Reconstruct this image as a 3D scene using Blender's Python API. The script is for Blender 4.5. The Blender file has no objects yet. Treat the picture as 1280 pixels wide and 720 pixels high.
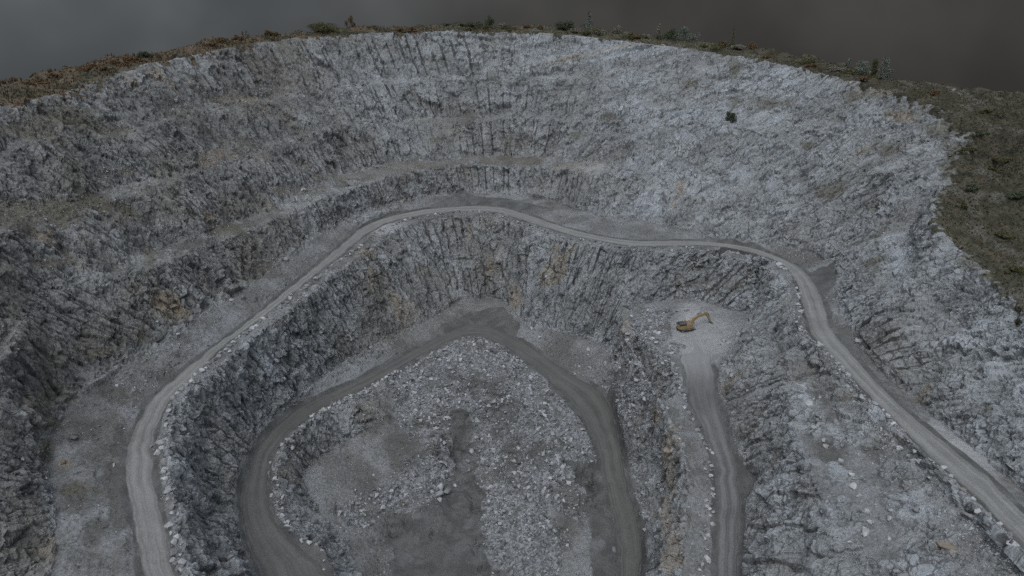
import bpy, bmesh, math, random
import numpy as np
from mathutils import Vector, Matrix
from mathutils.geometry import delaunay_2d_cdt

random.seed(7)
RNG = np.random.default_rng(7)
scene = bpy.context.scene
COL = scene.collection

# ------------------------------------------------------------------ survey
# The photograph was measured with a pinhole model (1280 x 720, focal F, tilt TILT).  P() gives the
# ground point seen at a measured pixel when its level (metres relative to the drone) is known.
F, TILT, H = 870.0, math.radians(22.0), 140.0
CT, ST = math.cos(TILT), math.sin(TILT)

def ray(u, v):
    a, b = (u - 640) / F, (360 - v) / F
    return a, CT + b * ST, -ST + b * CT

def P(u, v, z):
    dx, dy, dz = ray(u, v)
    k = z / dz
    return (dx * k, dy * k, z + H)

def PD(u, v, d):
    dx, dy, dz = ray(u, v)
    return (dx * d, dy * d, dz * d + H)

def W(x, y, z):
    return (x, y, z + H)

def to_px(p):
    p = np.asarray(p, float)
    x, y, z = p[..., 0], p[..., 1], p[..., 2] - H
    d = y * CT - z * ST
    up = y * ST + z * CT
    d = np.where(np.abs(d) < 1e-3, 1e-3, d)
    return 640 + F * x / d, 360 - F * up / d, d

# ------------------------------------------------------------------ polylines
def catmull(pts, n):
    """n points evenly spaced along a centripetal-ish spline through pts (any dimension)."""
    p = np.asarray(pts, float)
    p = np.vstack([2 * p[0] - p[1], p, 2 * p[-1] - p[-2]])
    out = []
    for i in range(1, len(p) - 2):
        t = np.linspace(0, 1, 24, endpoint=False)[:, None]
        a, b, c, d = p[i - 1], p[i], p[i + 1], p[i + 2]
        out.append(0.5 * (2 * b + (c - a) * t + (2 * a - 5 * b + 4 * c - d) * t ** 2 + (3 * b - a - 3 * c + d) * t ** 3))
    out.append(p[-2][None])
    q = np.vstack(out)
    s = np.r_[0, np.cumsum(np.linalg.norm(np.diff(q, axis=0), axis=1))]
    t = np.linspace(0, s[-1], n)
    return np.stack([np.interp(t, s, q[:, k]) for k in range(q.shape[1])], 1)

def resample(pts, step):
    p = np.asarray(pts, float)
    L = np.linalg.norm(np.diff(p, axis=0), axis=1).sum()
    return catmull(p, max(3, int(L / step) + 1))

def pxline(pix, zkeys, smooth=True):
    """pixel polyline -> 3D, level interpolated over its pixel arc length"""
    q = np.asarray(pix, float)
    s = np.r_[0, np.cumsum(np.linalg.norm(np.diff(q, axis=0), axis=1))]
    s /= s[-1]
    z = np.interp(s, [k[0] for k in zkeys], [k[1] for k in zkeys])
    return np.array([P(a, b, c) for (a, b), c in zip(q, z)])

# upper haul road -----------------------------------------------------------
UP_OUT = [(216, 860), (196, 790), (184, 740), (179, 720), (170, 664), (161.5, 626), (158, 591), (160, 560), (170, 532), (188, 501), (219, 472), (252, 445),
          (302, 408), (369, 354), (430, 303), (455, 283), (489, 270), (535, 261), (576, 257.5), (614, 257.5), (642, 262.5), (677, 274),
          (715, 286), (753, 295), (795, 300.5), (850, 300.5), (900, 303), (944, 310.5), (984, 325.7), (1004, 337.5), (1021, 357.5), (1031, 384),
          (1041, 411), (1065, 441.5), (1093, 474), (1128, 508), (1173, 546), (1218, 582), (1253, 614), (1280, 640), (1340, 695), (1410, 760)]
UP_IN = [(262, 860), (240, 790), (227, 740), (220.5, 720), (212, 692), (205, 657), (196, 616), (191, 585), (191, 553), (198, 525), (215, 498), (243, 470),
         (285, 428), (336, 391), (393, 344), (430, 316), (441, 306), (465, 288), (493, 276), (535, 267.5), (576, 264), (614, 264.5), (635, 269), (670, 280.5),
         (715, 294), (750, 301), (788, 307), (850, 307), (900, 308), (951, 319), (978, 331), (994, 351), (1001, 374), (1006, 391), (1015, 418),
         (1038, 445), (1065, 472), (1107, 515), (1145, 553), (1183, 588), (1225, 626), (1280, 682), (1340, 742), (1400, 805)]
UPZ = [(0, -97), (.12, -95), (.25, -91.5), (.38, -88), (.52, -86), (.66, -84), (.78, -82), (1, -84)]
UP_BERM = [(270, 860), (250, 790), (236, 740), (229, 720), (219, 692), (218, 665), (216, 640), (210, 616), (205, 588), (202, 562), (204, 539), (212, 512), (221, 496), (243, 473),
           (257, 460), (303, 421), (350, 385), (400, 346), (430, 324), (448, 309), (470, 292), (498, 279.5), (535, 270.5), (576, 267), (614, 267.5), (634, 272), (664, 284),
           (712, 299), (748, 305), (786, 311), (850, 311), (883, 312), (917, 315.5), (937, 321), (961, 327.5), (981, 338), (991, 349), (996, 365), (998, 383),
           (998, 401), (1006, 420), (1027, 438), (1048, 457), (1069, 484), (1100, 515), (1138, 554), (1162, 576), (1187, 600), (1208, 621), (1239, 656), (1263, 680), (1310, 730), (1370, 795)]
# pit road : loop on the second level ---------------------------------------
PT_OUT = [(372, 830), (345, 770), (327, 720), (309, 678), (303, 650), (301, 619), (309, 591), (323, 557), (347, 529), (375, 508), (403, 494), (441, 477), (489, 451),
          (534, 428), (559, 416), (583, 407), (605, 406), (628, 414), (649, 424), (677, 442), (715, 468), (742, 482), (760, 500), (767, 518), (774, 550), (781, 584), (788, 616), (797, 650), (802, 690), (800, 720), (797, 780), (795, 840)]
PT_IN = [(452, 830), (432, 775), (414, 722), (385, 690), (358, 668), (341, 643), (335, 609), (338, 576), (347, 560), (368, 536), (399, 512), (430, 497), (472, 477), (510, 454),
         (545, 435), (566, 425), (585, 420), (601, 420), (617, 425.5), (635, 435), (663, 456), (684, 473), (708, 501), (729, 525), (743, 553), (750, 581), (757, 609), (764, 637), (770, 664), (773, 690), (774, 720), (772, 780), (770, 840)]
PTZ = [(0, -119), (.2, -117.5), (.33, -118), (.47, -120.5), (.55, -121), (.72, -126), (.86, -132), (1, -136)]
PT_BERM = [(462, 830), (440, 770), (424, 722), (416, 706), (408, 692), (398, 681), (380, 673), (362, 660), (350, 642), (344, 609), (346, 580), (354, 562), (374, 539), (404, 516), (434, 500), (476, 480), (514, 457), (549, 438), (570, 428)]
# ramp up to the excavator pad ------------------------------------------------
RA_L = [(851, 428), (853, 446), (857, 470), (864, 505), (878, 540), (891, 574), (895, 616), (895, 664), (895, 720), (895, 790), (894, 850)]
RA_R = [(887, 428), (889, 446), (892, 470), (896, 498), (907, 532), (915, 560), (923, 590), (926, 620), (925, 664), (922, 720), (924, 790), (926, 850)]
RAZ = [(0, -101.2), (.05, -101.6), (.42, -107), (1, -116)]
RA_BERM = [(790, 399), (795, 412), (805, 423), (819, 438), (832, 452), (846, 468), (853, 492), (863, 520), (874, 541), (885, 566), (888, 609), (886, 643), (883, 678), (881, 713), (880, 790), (878, 850)]
RAB_Z = [(0, -103), (.2, -103), (.5, -107), (1, -116)]

up_out = resample(pxline(UP_OUT, UPZ), 3.0); up_in = resample(pxline(UP_IN, UPZ), 3.0)
up_berm = resample(pxline(UP_BERM, [(k, z + .5) for k, z in UPZ]), 3.0)
pt_out = resample(pxline(PT_OUT, PTZ), 3.0); pt_in = resample(pxline(PT_IN, PTZ), 3.0)
pt_berm = resample(pxline(PT_BERM, [(0, -118.4), (.3, -117.4), (.6, -117.6), (1, -120.4)]), 3.0)
ra_l = resample(pxline(RA_L, RAZ), 3.0); ra_r = resample(pxline(RA_R, RAZ), 3.0)
ra_berm = resample(pxline(RA_BERM, RAB_Z), 3.0)

# outer walls: toe and rim, paired -------------------------------------------
WALL = [(W(-66, 20, -96), W(-165, 10, -42)), (W(-78, 60, -95), W(-163, 55, -38)), (P(72, 720, -93.5), W(-160, 105, -33)), (P(70, 640, -92), W(-155, 150, -30)),
        (P(50, 575, -90), PD(-40, 142, 190)), (P(75, 515, -88.5), PD(0, 134, 200)), (P(150, 462, -87.5), PD(55, 123, 214)), (P(250, 400, -87), PD(115, 107, 238)),
        (P(335, 342, -86), PD(178, 84, 265)), (P(420, 284, -85.5), PD(240, 69, 290)), (P(475, 263, -85), PD(330, 53, 330)), (P(535, 249, -85), PD(430, 43, 362)),
        (P(600, 242, -84.5), PD(540, 40, 378)), (P(670, 247, -84.5), PD(655, 39, 380)), (P(740, 268, -84), PD(760, 49, 370)), (P(830, 285, -83), PD(850, 60, 356)),
        (P(910, 294, -82), PD(930, 70, 337)), (P(970, 304, -81.5), PD(1010, 88, 308)), (P(1022, 319, -81), PD(1090, 108, 280)), (P(1046, 331, -80.5), PD(1165, 130, 255))]
LIPS = [W(-215, 10, -30), W(-215, 55, -26), W(-208, 110, -20), W(-195, 160, -18), PD(-60, 120, 225), PD(0, 106, 228), PD(58, 93, 244), PD(118, 79, 262),
        PD(180, 66, 288), PD(242, 56, 312), PD(332, 43, 345), PD(430, 35, 380), PD(540, 33, 396), PD(655, 31, 400), PD(760, 37, 392), PD(850, 48, 380),
        PD(930, 58, 362), PD(1010, 72, 330), PD(1098, 92, 300), PD(1162, 108, 278), PD(1240, 124, 268), PD(1280, 119, 275), PD(1340, 112, 290), W(260, 200, -8), W(250, 100, -20), W(240, 10, -25)]
# profile (horizontal, vertical) from toe to rim: left, back, right
PRO_L = [(.06, .05), (.25, .33), (.33, .345), (.49, .60), (.65, .645), (.79, .84), (.855, .85)]
PRO_B = [(.04, .02), (.095, .17), (.245, .21), (.43, .45), (.50, .46), (.675, .69), (.745, .698)]
PRO_R = [(.05, .06), (.23, .23), (.27, .26), (.50, .51), (.525, .52), (.74, .74), (.76, .75)]
NW = 90
toe = catmull([a for a, b in WALL], NW * 3); rim = catmull([b for a, b in WALL], NW * 3)
# keep pairing: resample both by index, not arc length
def by_index(pts, n):
    p = np.asarray(pts, float); i = np.linspace(0, len(p) - 1, n)
    dense = []
    for k in range(3):
        dense.append(np.interp(i, np.arange(len(p)), p[:, k]))
    q = np.stack(dense, 1)
    for _ in range(6):
        q[1:-1] = .25 * q[:-2] + .5 * q[1:-1] + .25 * q[2:]
    return q
toe = by_index([a for a, b in WALL], NW * 2); rim = by_index([b for a, b in WALL], NW * 2)
ti = np.linspace(0, 19, NW * 2)
wl = np.clip((8.5 - ti) / 3, 0, 1)[:, None]; wr = np.clip((ti - 12.5) / 3, 0, 1)[:, None]; wb = 1 - wl - wr
def prof(k): return tuple((wl * PRO_L[k][c] + wb * PRO_B[k][c] + wr * PRO_R[k][c])[:, 0] for c in (0, 1))
def wave(f, ph): return np.sin(ti * f + ph) * .6 + np.sin(ti * f * 2.37 + 2 * ph) * .4
LS, LH = [prof(0)[0]], [prof(0)[1]]
for n_, (k, full) in enumerate(((1, (.45, .95, .35)), (3, (.65, .50, .40)), (5, (.60, .50, .40)))):
    (s0, h0), (s1, h1) = prof(k), prof(k + 1)
    # ledges come and go along the face and climb or dip a little
    wd = np.clip((wl * full[0] + wb * full[1] + wr * full[2])[:, 0] + (.55 + .35 * wl[:, 0]) * wave(1.9 + .5 * n_, 1.3 + 2.1 * n_), .12, 1.15)
    if n_ == 0: wd = np.maximum(wd, np.clip(1 - np.abs(ti - 10.2) / 2.6, 0, 1) ** .5)
    sm, hm = .5 * (s0 + s1) + .020 * wave(1.1, n_ * 2.) + .012 * wave(4.7, n_), .5 * (h0 + h1) + .030 * wave(.9, 4. + n_ * 1.7) * (n_ > 0)
    LS += [sm - .5 * (s1 - s0) * wd, sm + .5 * (s1 - s0) * wd]; LH += [hm - .5 * (h1 - h0) * wd, hm + .5 * (h1 - h0) * wd]
wall_lines = [toe]
for s, h in zip(LS, LH):
    s, h = s[:, None], h[:, None]
    l = toe * (1 - s) + rim * s
    l[:, 2] = (toe * (1 - h) + rim * h)[:, 2]
    wall_lines.append(l)
wall_lines.append(rim)

# right wall: road toe and hillside crest -------------------------------------
RW = [(P(1047, 352, -81), PD(1222, 152, 240)), (P(1052, 384, -81.5), PD(1200, 205, 226)), (P(1068, 424, -82), PD(1172, 255, 208)), (P(1106, 468, -82), PD(1165, 278, 195)),
      (P(1150, 507, -82.3), PD(1192, 307, 180)), (P(1205, 552, -82.7), PD(1236, 346, 164)), (P(1268, 604, -83), PD(1282, 388, 149)), (P(1330, 660, -83.5), PD(1340, 440, 138)), (P(1400, 722, -84), PD(1420, 520, 128))]
rtoe = by_index([a for a, b in RW], 60); rcrest = by_index([b for a, b in RW], 60)
right_lines = [rtoe]
for s, h in ((.22, .30), (.48, .50), (.60, .56)):
    l = rtoe * (1 - s) + rcrest * s
    l[:, 2] = (rtoe * (1 - h) + rcrest * h)[:, 2]
    l[2:] += 0
    right_lines.append(l[2:])
right_lines.append(rcrest)

# inner breaklines ---------------------------------------------------------------
IN_TOE = pxline([(368, 850), (338, 770), (317, 720), (297, 672), (291, 620), (300, 584), (318, 545), (345, 515), (375, 492), (420, 458), (470, 430), (515, 408), (545, 392), (572, 376), (600, 371), (628, 374), (655, 398), (690, 410), (730, 420), (752, 426), (764, 436)],
                [(0, -117.5), (.3, -115.8), (.5, -115.8), (.68, -117.5), (1, -117)])
IN_CREST = pxline([(291, 860), (262, 790), (246, 740), (238, 720), (228, 690), (227, 664), (225, 640), (219, 616), (213, 590), (210, 563), (213, 541), (220, 516), (230, 499), (252, 476),
                   (267, 463), (312, 425), (358, 390), (406, 352), (437, 329), (455, 314), (477, 297), (502, 284), (537, 274.5), (576, 270.5), (614, 271), (632, 276), (660, 288),
                   (710, 303), (747, 309.5), (786, 315), (850, 315), (880, 316), (912, 320), (932, 326), (954, 333), (972, 343), (982, 354), (987, 368), (988, 385), (989, 403)],
                  [(0, -97), (.17, -95), (.34, -91.5), (.5, -88.5), (.7, -86.7), (.88, -84.7), (1, -83)])
PAD_TOE = pxline([(786, 388), (800, 382), (822, 378), (850, 372), (885, 364), (915, 362), (936, 372), (940, 392), (925, 420), (908, 440), (897, 458)],
                 [(0, -103), (.4, -100), (.7, -99.5), (1, -101.7)])
RAMP_TOE = pxline([(899, 478), (903, 500), (915, 532), (925, 560), (937, 596), (935, 625), (933, 664), (930, 720), (933, 790), (936, 850)],
                  [(0, -102), (.4, -106.5), (1, -115.5)])
LEDGE = pxline([(777, 396), (780, 410), (788, 430), (799, 452), (813, 478), (827, 503), (839, 530), (849, 552), (857, 576), (861, 609), (859, 643), (854, 678), (851, 713), (848, 790), (844, 850)],
               [(0, -102.4), (.2, -102.6), (.5, -106.4), (1, -115.4)])
CLIFF_TOE = pxline([(766, 446), (776, 467), (789, 492), (803, 522), (814, 556), (821, 590), (824, 620), (822, 650), (816, 680), (811, 715), (808, 780), (806, 850)],
                   [(0, -118.5), (.3, -121.5), (.5, -123.5), (.75, -129), (1, -137)])
BENCH_EDGE = pxline([(978, 424), (984, 470), (992, 520), (1008, 575), (1030, 630), (1064, 720), (1095, 800)], [(0, -87.5), (.4, -89.5), (1, -94)])
BENCH_MID = pxline([(1008, 440), (1035, 500), (1075, 560), (1120, 620), (1165, 680), (1230, 770)], [(0, -86), (.5, -87), (1, -89)])
BENCH_TOP = pxline([(1000, 416), (1018, 440), (1040, 466), (1060, 492), (1092, 524), (1130, 566), (1176, 610), (1228, 664), (1300, 745), (1362, 812)], [(0, -83), (.5, -84), (1, -86)])
PIT_FACE_TOE = pxline([(458, 770), (448, 722), (436, 690), (425, 665), (405, 640), (385, 618), (378, 600), (388, 580), (420, 560), (455, 540), (490, 518), (515, 492)], [(0, -132), (.35, -130), (.6, -128), (1, -123.5)])
FLOOR = pxline([(520, 800), (500, 720), (492, 690), (485, 655), (520, 628), (552, 612), (566, 585), (580, 572), (590, 600), (604, 640), (625, 690), (650, 740), (690, 800)], [(0, -137), (.2, -135.5), (.5, -134.5), (1, -137)])
MOUND = pxline([(640, 470), (650, 520), (665, 570), (680, 620), (700, 680)], [(0, -120.4), (.4, -122.6), (1, -130.2)])
MOUND2 = pxline([(520, 480), (540, 520), (540, 560)], [(0, -121.2), (1, -127)])

def rs(l, st=3.0): return resample(l, st)
LINES = []
for l in (up_out, up_in, up_berm, pt_out, pt_in, pt_berm, ra_l, ra_r): LINES.append(l)
for l in (IN_TOE, IN_CREST, PAD_TOE, RAMP_TOE, LEDGE, CLIFF_TOE, BENCH_EDGE, BENCH_MID, BENCH_TOP, PIT_FACE_TOE, FLOOR, MOUND, MOUND2): LINES.append(rs(l))
LINES.append(ra_berm)
for l in wall_lines: LINES.append(l)
for l in right_lines: LINES.append(l)
lips = by_index(LIPS, 120)
LINES.append(lips)
cen = np.array([0, 170, 0.])
for dist, drop in ((60, 22), (200, 90), (900, 190)):
    d = lips - cen; d[:, 2] = 0
    d /= np.linalg.norm(d, axis=1)[:, None]
    l = lips + d * dist; l[:, 2] -= drop
    LINES.append(l[::2] if dist < 300 else l[::4])
HILL = [PD(1245, 210, 236), PD(1280, 255, 205), PD(1280, 170, 240), PD(1290, 335, 178), PD(1400, 350, 180), W(200, 120, -45), W(200, 60, -48), W(150, 30, -62),
        PD(1220, 135, 252), PD(1255, 160, 240)]
NEAR = [W(x, y, z) for x, y, z in ((-60, -10, -98), (-20, 40, -125), (0, 60, -136), (30, 50, -128), (60, 30, -100), (90, 10, -84), (120, -10, -75), (-150, -20, -50), (-10, -20, -120), (190, -20, -45), (-220, -20, -30), (245, -20, -25))]
EXTRA = [list(p) for p in HILL + NEAR]

def build_tin():
    pts, edges = [], []
    for l in LINES:
        i0 = len(pts)
        pts += [tuple(p) for p in l]
        edges += [(i0 + i, i0 + i + 1) for i in range(len(l) - 1)]
    n_line = len(pts)
    pts += [tuple(p) for p in EXTRA]
    v2 = [Vector((p[0], p[1])) for p in pts]
    ov, oe, of, vi, ei, fi = delaunay_2d_cdt(v2, edges, [], 0, 0.02, True)
    z = np.zeros(len(ov)); new = []
    for i, ids in enumerate(vi):
        if ids: z[i] = np.mean([pts[k][2] for k in ids])
        else: new.append(i)
    xy = np.array([(p.x, p.y) for p in ov])
    if new:   # crossings of two breaklines: level interpolated along an input edge
        src = np.array([(pts[a][0], pts[a][1], pts[a][2], pts[b][0], pts[b][1], pts[b][2]) for a, b in edges])
        for i in new:
            q = xy[i]; a = src[:, 0:2]; b = src[:, 3:5]; ab = b - a
            t = np.clip(((q - a) * ab).sum(1) / np.maximum((ab * ab).sum(1), 1e-9), 0, 1)
            d = np.linalg.norm(a + ab * t[:, None] - q, axis=1)
            k = np.argsort(d)[:2]
            z[i] = np.mean(src[k, 2] * (1 - t[k]) + src[k, 5] * t[k])
        print("breakline crossings:", len(new))
        for i in new: print("   x", [round(float(c), 1) for c in (*xy[i], z[i])], [round(float(c)) for c in to_px((*xy[i], z[i]))[:2]])
    V = np.c_[xy, z]
    T = np.array([f for f in of if len(f) == 3], dtype=np.int64)
    a = V[T[:, 1], :2] - V[T[:, 0], :2]; b = V[T[:, 2], :2] - V[T[:, 0], :2]
    cr = a[:, 0] * b[:, 1] - a[:, 1] * b[:, 0]
    T = T[np.abs(cr) > 1e-4]; cr = cr[np.abs(cr) > 1e-4]
    T[cr < 0] = T[cr < 0][:, ::-1]
    return V, T

def refine(V, T, quality=1.0, outside=None, iters=22):
    for it in range(iters):
        E = np.stack([T[:, [0, 1]], T[:, [1, 2]], T[:, [2, 0]]], 1).reshape(-1, 2)
        E.sort(axis=1)
        key = E[:, 0] * (len(V) + 1) + E[:, 1]
        uk, first, inv = np.unique(key, return_index=True, return_inverse=True)
        ue = E[first]; te = inv.reshape(-1, 3)
        a, b = V[ue[:, 0]], V[ue[:, 1]]
        ln = np.linalg.norm(a - b, axis=1)
        mid = .5 * (a + b)
        u, v, d = to_px(mid)
        dist = np.linalg.norm(mid - np.array([0, 0, H]), axis=1)
        out = np.maximum.reduce([-u - 60, u - 1340, -v - 30, v - 770, np.zeros(len(u))])
        out = np.where(d < 20, 2000, out)
        tgt = dist * 0.00215 / quality * np.clip(1 + out / 60, 1, 12)
        tgt = np.where(dist > 480, 12, tgt)
        tgt = np.maximum(tgt, .28 / quality)
        if outside is not None: tgt = tgt * np.where(outside(mid) , 8, 1)
        mark = ln > tgt
        if mark.mean() < .004: break
        te_ln = ln[te]; longest = te[np.arange(len(te)), te_ln.argmax(1)]
        for _ in range(6):
            tm = mark[te].any(1)
            nm = mark.copy(); nm[longest[tm]] = True
            if (nm == mark).all(): break
            mark = nm
        mid_id = np.full(len(ue), -1, np.int64)
        mid_id[mark] = len(V) + np.arange(mark.sum())
        V = np.vstack([V, mid[mark]])
        m = mid_id[te]                                  # midpoints of edges 01,12,20
        cnt = (m >= 0).sum(1)
        outT = [T[cnt == 0]]
        # rotate so that the pattern is canonical
        for r in range(3):
            k = [(0 + r) % 3, (1 + r) % 3, (2 + r) % 3]
            t = T[:, k]; mm = m[:, k]
            s = (cnt == 1) & (mm[:, 0] >= 0)
            if s.any():
                A, B, C = t[s].T; M = mm[s][:, 0]
                outT += [np.c_[A, M, C], np.c_[M, B, C]]
            s = (cnt == 2) & (mm[:, 2] < 0)             # edges 01 and 12 split
            if s.any():
                A, B, C = t[s].T; M, N = mm[s][:, 0], mm[s][:, 1]
                la = np.linalg.norm(V[A] - V[N], axis=1) < np.linalg.norm(V[C] - V[M], axis=1)
                outT += [np.c_[M, B, N]]
                outT += [np.c_[A, M, N][la], np.c_[A, N, C][la], np.c_[A, M, C][~la], np.c_[M, N, C][~la]]
        s = cnt == 3
        if s.any():
            A, B, C = T[s].T; M, N, O = m[s].T
            outT += [np.c_[A, M, O], np.c_[M, B, N], np.c_[O, N, C], np.c_[M, N, O]]
        T = np.vstack(outT)
    return V, T

def vnormals(V, T):
    n = np.cross(V[T[:, 1]] - V[T[:, 0]], V[T[:, 2]] - V[T[:, 0]])
    o = np.zeros_like(V)
    for k in range(3):
        for c in range(3):
            o[:, c] += np.bincount(T[:, k], weights=n[:, c], minlength=len(V))
    return o / np.maximum(np.linalg.norm(o, axis=1), 1e-9)[:, None]

class Adj:
    def __init__(self, n, T):
        E = np.vstack([T[:, [0, 1]], T[:, [1, 2]], T[:, [2, 0]]])
        E.sort(axis=1)
        self.E = np.unique(E[:, 0] * (n + 1) + E[:, 1])
        self.a, self.b = self.E // (n + 1), self.E % (n + 1)
        self.n = n
        self.deg = np.maximum(np.bincount(self.a, minlength=n) + np.bincount(self.b, minlength=n), 1)
    def mean(self, x):
        return (np.bincount(self.a, weights=x[self.b], minlength=self.n) + np.bincount(self.b, weights=x[self.a], minlength=self.n)) / self.deg
    def smooth(self, x, k, lam=.6):
        x = x.copy()
        for _ in range(k):
            if x.ndim == 1: x += lam * (self.mean(x) - x)
            else:
                for c in range(x.shape[1]): x[:, c] += lam * (self.mean(x[:, c]) - x[:, c])
        return x

# ------------------------------------------------------------------ noise
def hsh(x, y, z, s=0):
    h = (x.astype(np.uint32) * np.uint32(73856093)) ^ (y.astype(np.uint32) * np.uint32(19349663)) ^ (z.astype(np.uint32) * np.uint32(83492791)) ^ np.uint32((s * 2654435761) & 0xffffffff)
    h ^= h >> np.uint32(16); h *= np.uint32(0x7feb352d); h ^= h >> np.uint32(15); h *= np.uint32(0x846ca68b); h ^= h >> np.uint32(16)
    return h

def perlin(p, seed=0):
    i = np.floor(p).astype(np.int32); f = (p - i).astype(np.float32)
    w = f * f * f * (f * (f * 6 - 15) + 10)
    res = 0
    for dx in (0, 1):
        wx = w[:, 0] if dx else 1 - w[:, 0]
        for dy in (0, 1):
            wy = w[:, 1] if dy else 1 - w[:, 1]
            for dz in (0, 1):
                wz = w[:, 2] if dz else 1 - w[:, 2]
                h = hsh(i[:, 0] + dx, i[:, 1] + dy, i[:, 2] + dz, seed)
                gx = (h & 1023).astype(np.float32) / 511.5 - 1; gy = ((h >> 10) & 1023).astype(np.float32) / 511.5 - 1; gz = ((h >> 20) & 1023).astype(np.float32) / 511.5 - 1
                res = res + wx * wy * wz * (gx * (f[:, 0] - dx) + gy * (f[:, 1] - dy) + gz * (f[:, 2] - dz))
    return res * 1.3

def fbm(p, oct=4, seed=0, gain=.5, ridged=False):
    a, s, out = 1.0, 1.0, 0
    for o in range(oct):
        n = perlin(p * s, seed + o * 17)
        out = out + a * ((1 - 2 * np.abs(n)) if ridged else n)
        a *= gain; s *= 2.03
    return out

def facets(p, seed=0):
    """cells of broken rock: every cell a tilted plane; returns (height, crack distance)"""
    i = np.floor(p).astype(np.int32)
    f = p - i
    o = np.where(f > .5, 0, -1).astype(np.int32)
    d1 = np.full(len(p), 9., np.float32); d2 = d1.copy(); val = np.zeros(len(p), np.float32)
    for dx in (0, 1):
        for dy in (0, 1):
            for dz in (0, 1):
                c = i + o + np.array([dx, dy, dz], np.int32)
                h = hsh(c[:, 0], c[:, 1], c[:, 2], seed)
                j = np.stack([(h & 1023), (h >> 10) & 1023, (h >> 20) & 1023], 1).astype(np.float32) / 1023
                r = p - (c + .1 + .8 * j)
                d = (r * r).sum(1)
                h2 = hsh(c[:, 0], c[:, 1], c[:, 2], seed + 5)
                g = np.stack([(h2 & 1023), (h2 >> 10) & 1023, (h2 >> 20) & 1023], 1).astype(np.float32) / 511.5 - 1
                v = (g * r).sum(1) * 1.1 + (j[:, 1] - .5)
                closer = d < d1
                d2 = np.where(closer, d1, np.minimum(d2, d))
                val = np.where(closer, v, val)
                d1 = np.where(closer, d, d1)
    return val, np.sqrt(d2) - np.sqrt(d1)

def sst(x, a, b):
    t = np.clip((x - a) / (b - a), 0, 1)
    return t * t * (3 - 2 * t)

# ------------------------------------------------------------------ plan rasters
RX0, RY0, RS = -340., -60., .5
RW_, RH_ = 1360, 1240
GX, GY = np.meshgrid(RX0 + RS * np.arange(RW_), RY0 + RS * np.arange(RH_))

def ras_dist(lines, cap=30.):
    D = np.full((RH_, RW_), cap, np.float32)
    for l in lines:
        for a, b in zip(l[:-1], l[1:]):
            x0, x1 = min(a[0], b[0]) - cap, max(a[0], b[0]) + cap; y0, y1 = min(a[1], b[1]) - cap, max(a[1], b[1]) + cap
            i0, i1 = max(0, int((x0 - RX0) / RS)), min(RW_, int((x1 - RX0) / RS) + 2); j0, j1 = max(0, int((y0 - RY0) / RS)), min(RH_, int((y1 - RY0) / RS) + 2)
            if i0 >= i1 or j0 >= j1: continue
            X, Y = GX[j0:j1, i0:i1], GY[j0:j1, i0:i1]
            dx, dy = b[0] - a[0], b[1] - a[1]
            t = np.clip(((X - a[0]) * dx + (Y - a[1]) * dy) / max(dx * dx + dy * dy, 1e-9), 0, 1)
            D[j0:j1, i0:i1] = np.minimum(D[j0:j1, i0:i1], np.hypot(X - a[0] - t * dx, Y - a[1] - t * dy))
    return D

def ras_poly(poly):
    p = np.asarray(poly, float)
    ins = np.zeros((RH_, RW_), bool)
    j = len(p) - 1
    for i in range(len(p)):
        xi, yi, xj, yj = p[i, 0], p[i, 1], p[j, 0], p[j, 1]
        if yi != yj:
            r0, r1 = max(0, int((min(yi, yj) - RY0) / RS) - 1), min(RH_, int((max(yi, yj) - RY0) / RS) + 2)
            if r0 < r1:
                Y = GY[r0:r1]; X = GX[r0:r1]
                ins[r0:r1] ^= ((yi > Y) != (yj > Y)) & (X < (xj - xi) * (Y - yi) / (yj - yi) + xi)
        j = i
    return ins

def ras_sdf(poly, cap=20.):
    """signed distance, negative inside"""
    p = np.asarray(poly, float)
    return np.where(ras_poly(p), -1, 1) * ras_dist([np.vstack([p, p[:1]])], cap)

def samp(R, x, y):
    fx = np.clip((x - RX0) / RS, 0, RW_ - 1.001); fy = np.clip((y - RY0) / RS, 0, RH_ - 1.001)
    i, j = fx.astype(int), fy.astype(int); a, b = fx - i, fy - j
    return (R[j, i] * (1 - a) + R[j, i + 1] * a) * (1 - b) + (R[j + 1, i] * (1 - a) + R[j + 1, i + 1] * a) * b

def poly_px(pix, z):
    return np.array([P(u, v, z)[:2] for u, v in pix])
#@@PART2
QUAL = 0.68
# ------------------------------------------------------------------ ground sheet
up_poly = np.vstack([up_out, up_in[::-1]]); pt_poly = np.vstack([pt_out, pt_in[::-1]]); ra_poly = np.vstack([ra_l, ra_r[::-1]])
R_road = np.minimum.reduce([ras_sdf(q) for q in (up_poly, pt_poly, ra_poly)])
R_berm = ras_dist([up_berm, pt_berm], 12.)
rim_all = np.vstack([rim, rcrest[2:], [W(120, 20, -70)]])
R_rim = ras_sdf(rim_all, 25.)                      # > 0 : outside the pit, on the hill
lip_poly = np.vstack([lips, [W(0, -60, 0)]])
R_lip = ras_sdf(lip_poly, 25.)
Vb, Tb = build_tin()
V0, T0 = refine(Vb, Tb, QUAL, outside=lambda m: samp(R_lip, m[:, 0], m[:, 1]) > 9)
print("ground:", len(V0), len(T0))
adj = Adj(len(V0), T0)
d_road = samp(R_road, V0[:, 0], V0[:, 1])
d_rim = samp(R_rim, V0[:, 0], V0[:, 1])
d_berm = samp(R_berm, V0[:, 0], V0[:, 1])
Vs = V0.copy()
zs = adj.smooth(V0[:, 2], 6)
keep = sst(d_road, .2, 3.0)
Vs[:, 2] = V0[:, 2] * (1 - keep) + zs * keep
n0 = vnormals(Vs, T0)
ns = adj.smooth(n0, 14); ns /= np.maximum(np.linalg.norm(ns, axis=1), 1e-6)[:, None]
slope = adj.smooth(n0[:, 2], 5)
inside = 1 - sst(d_rim, -1.0, 3.0)
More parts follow.
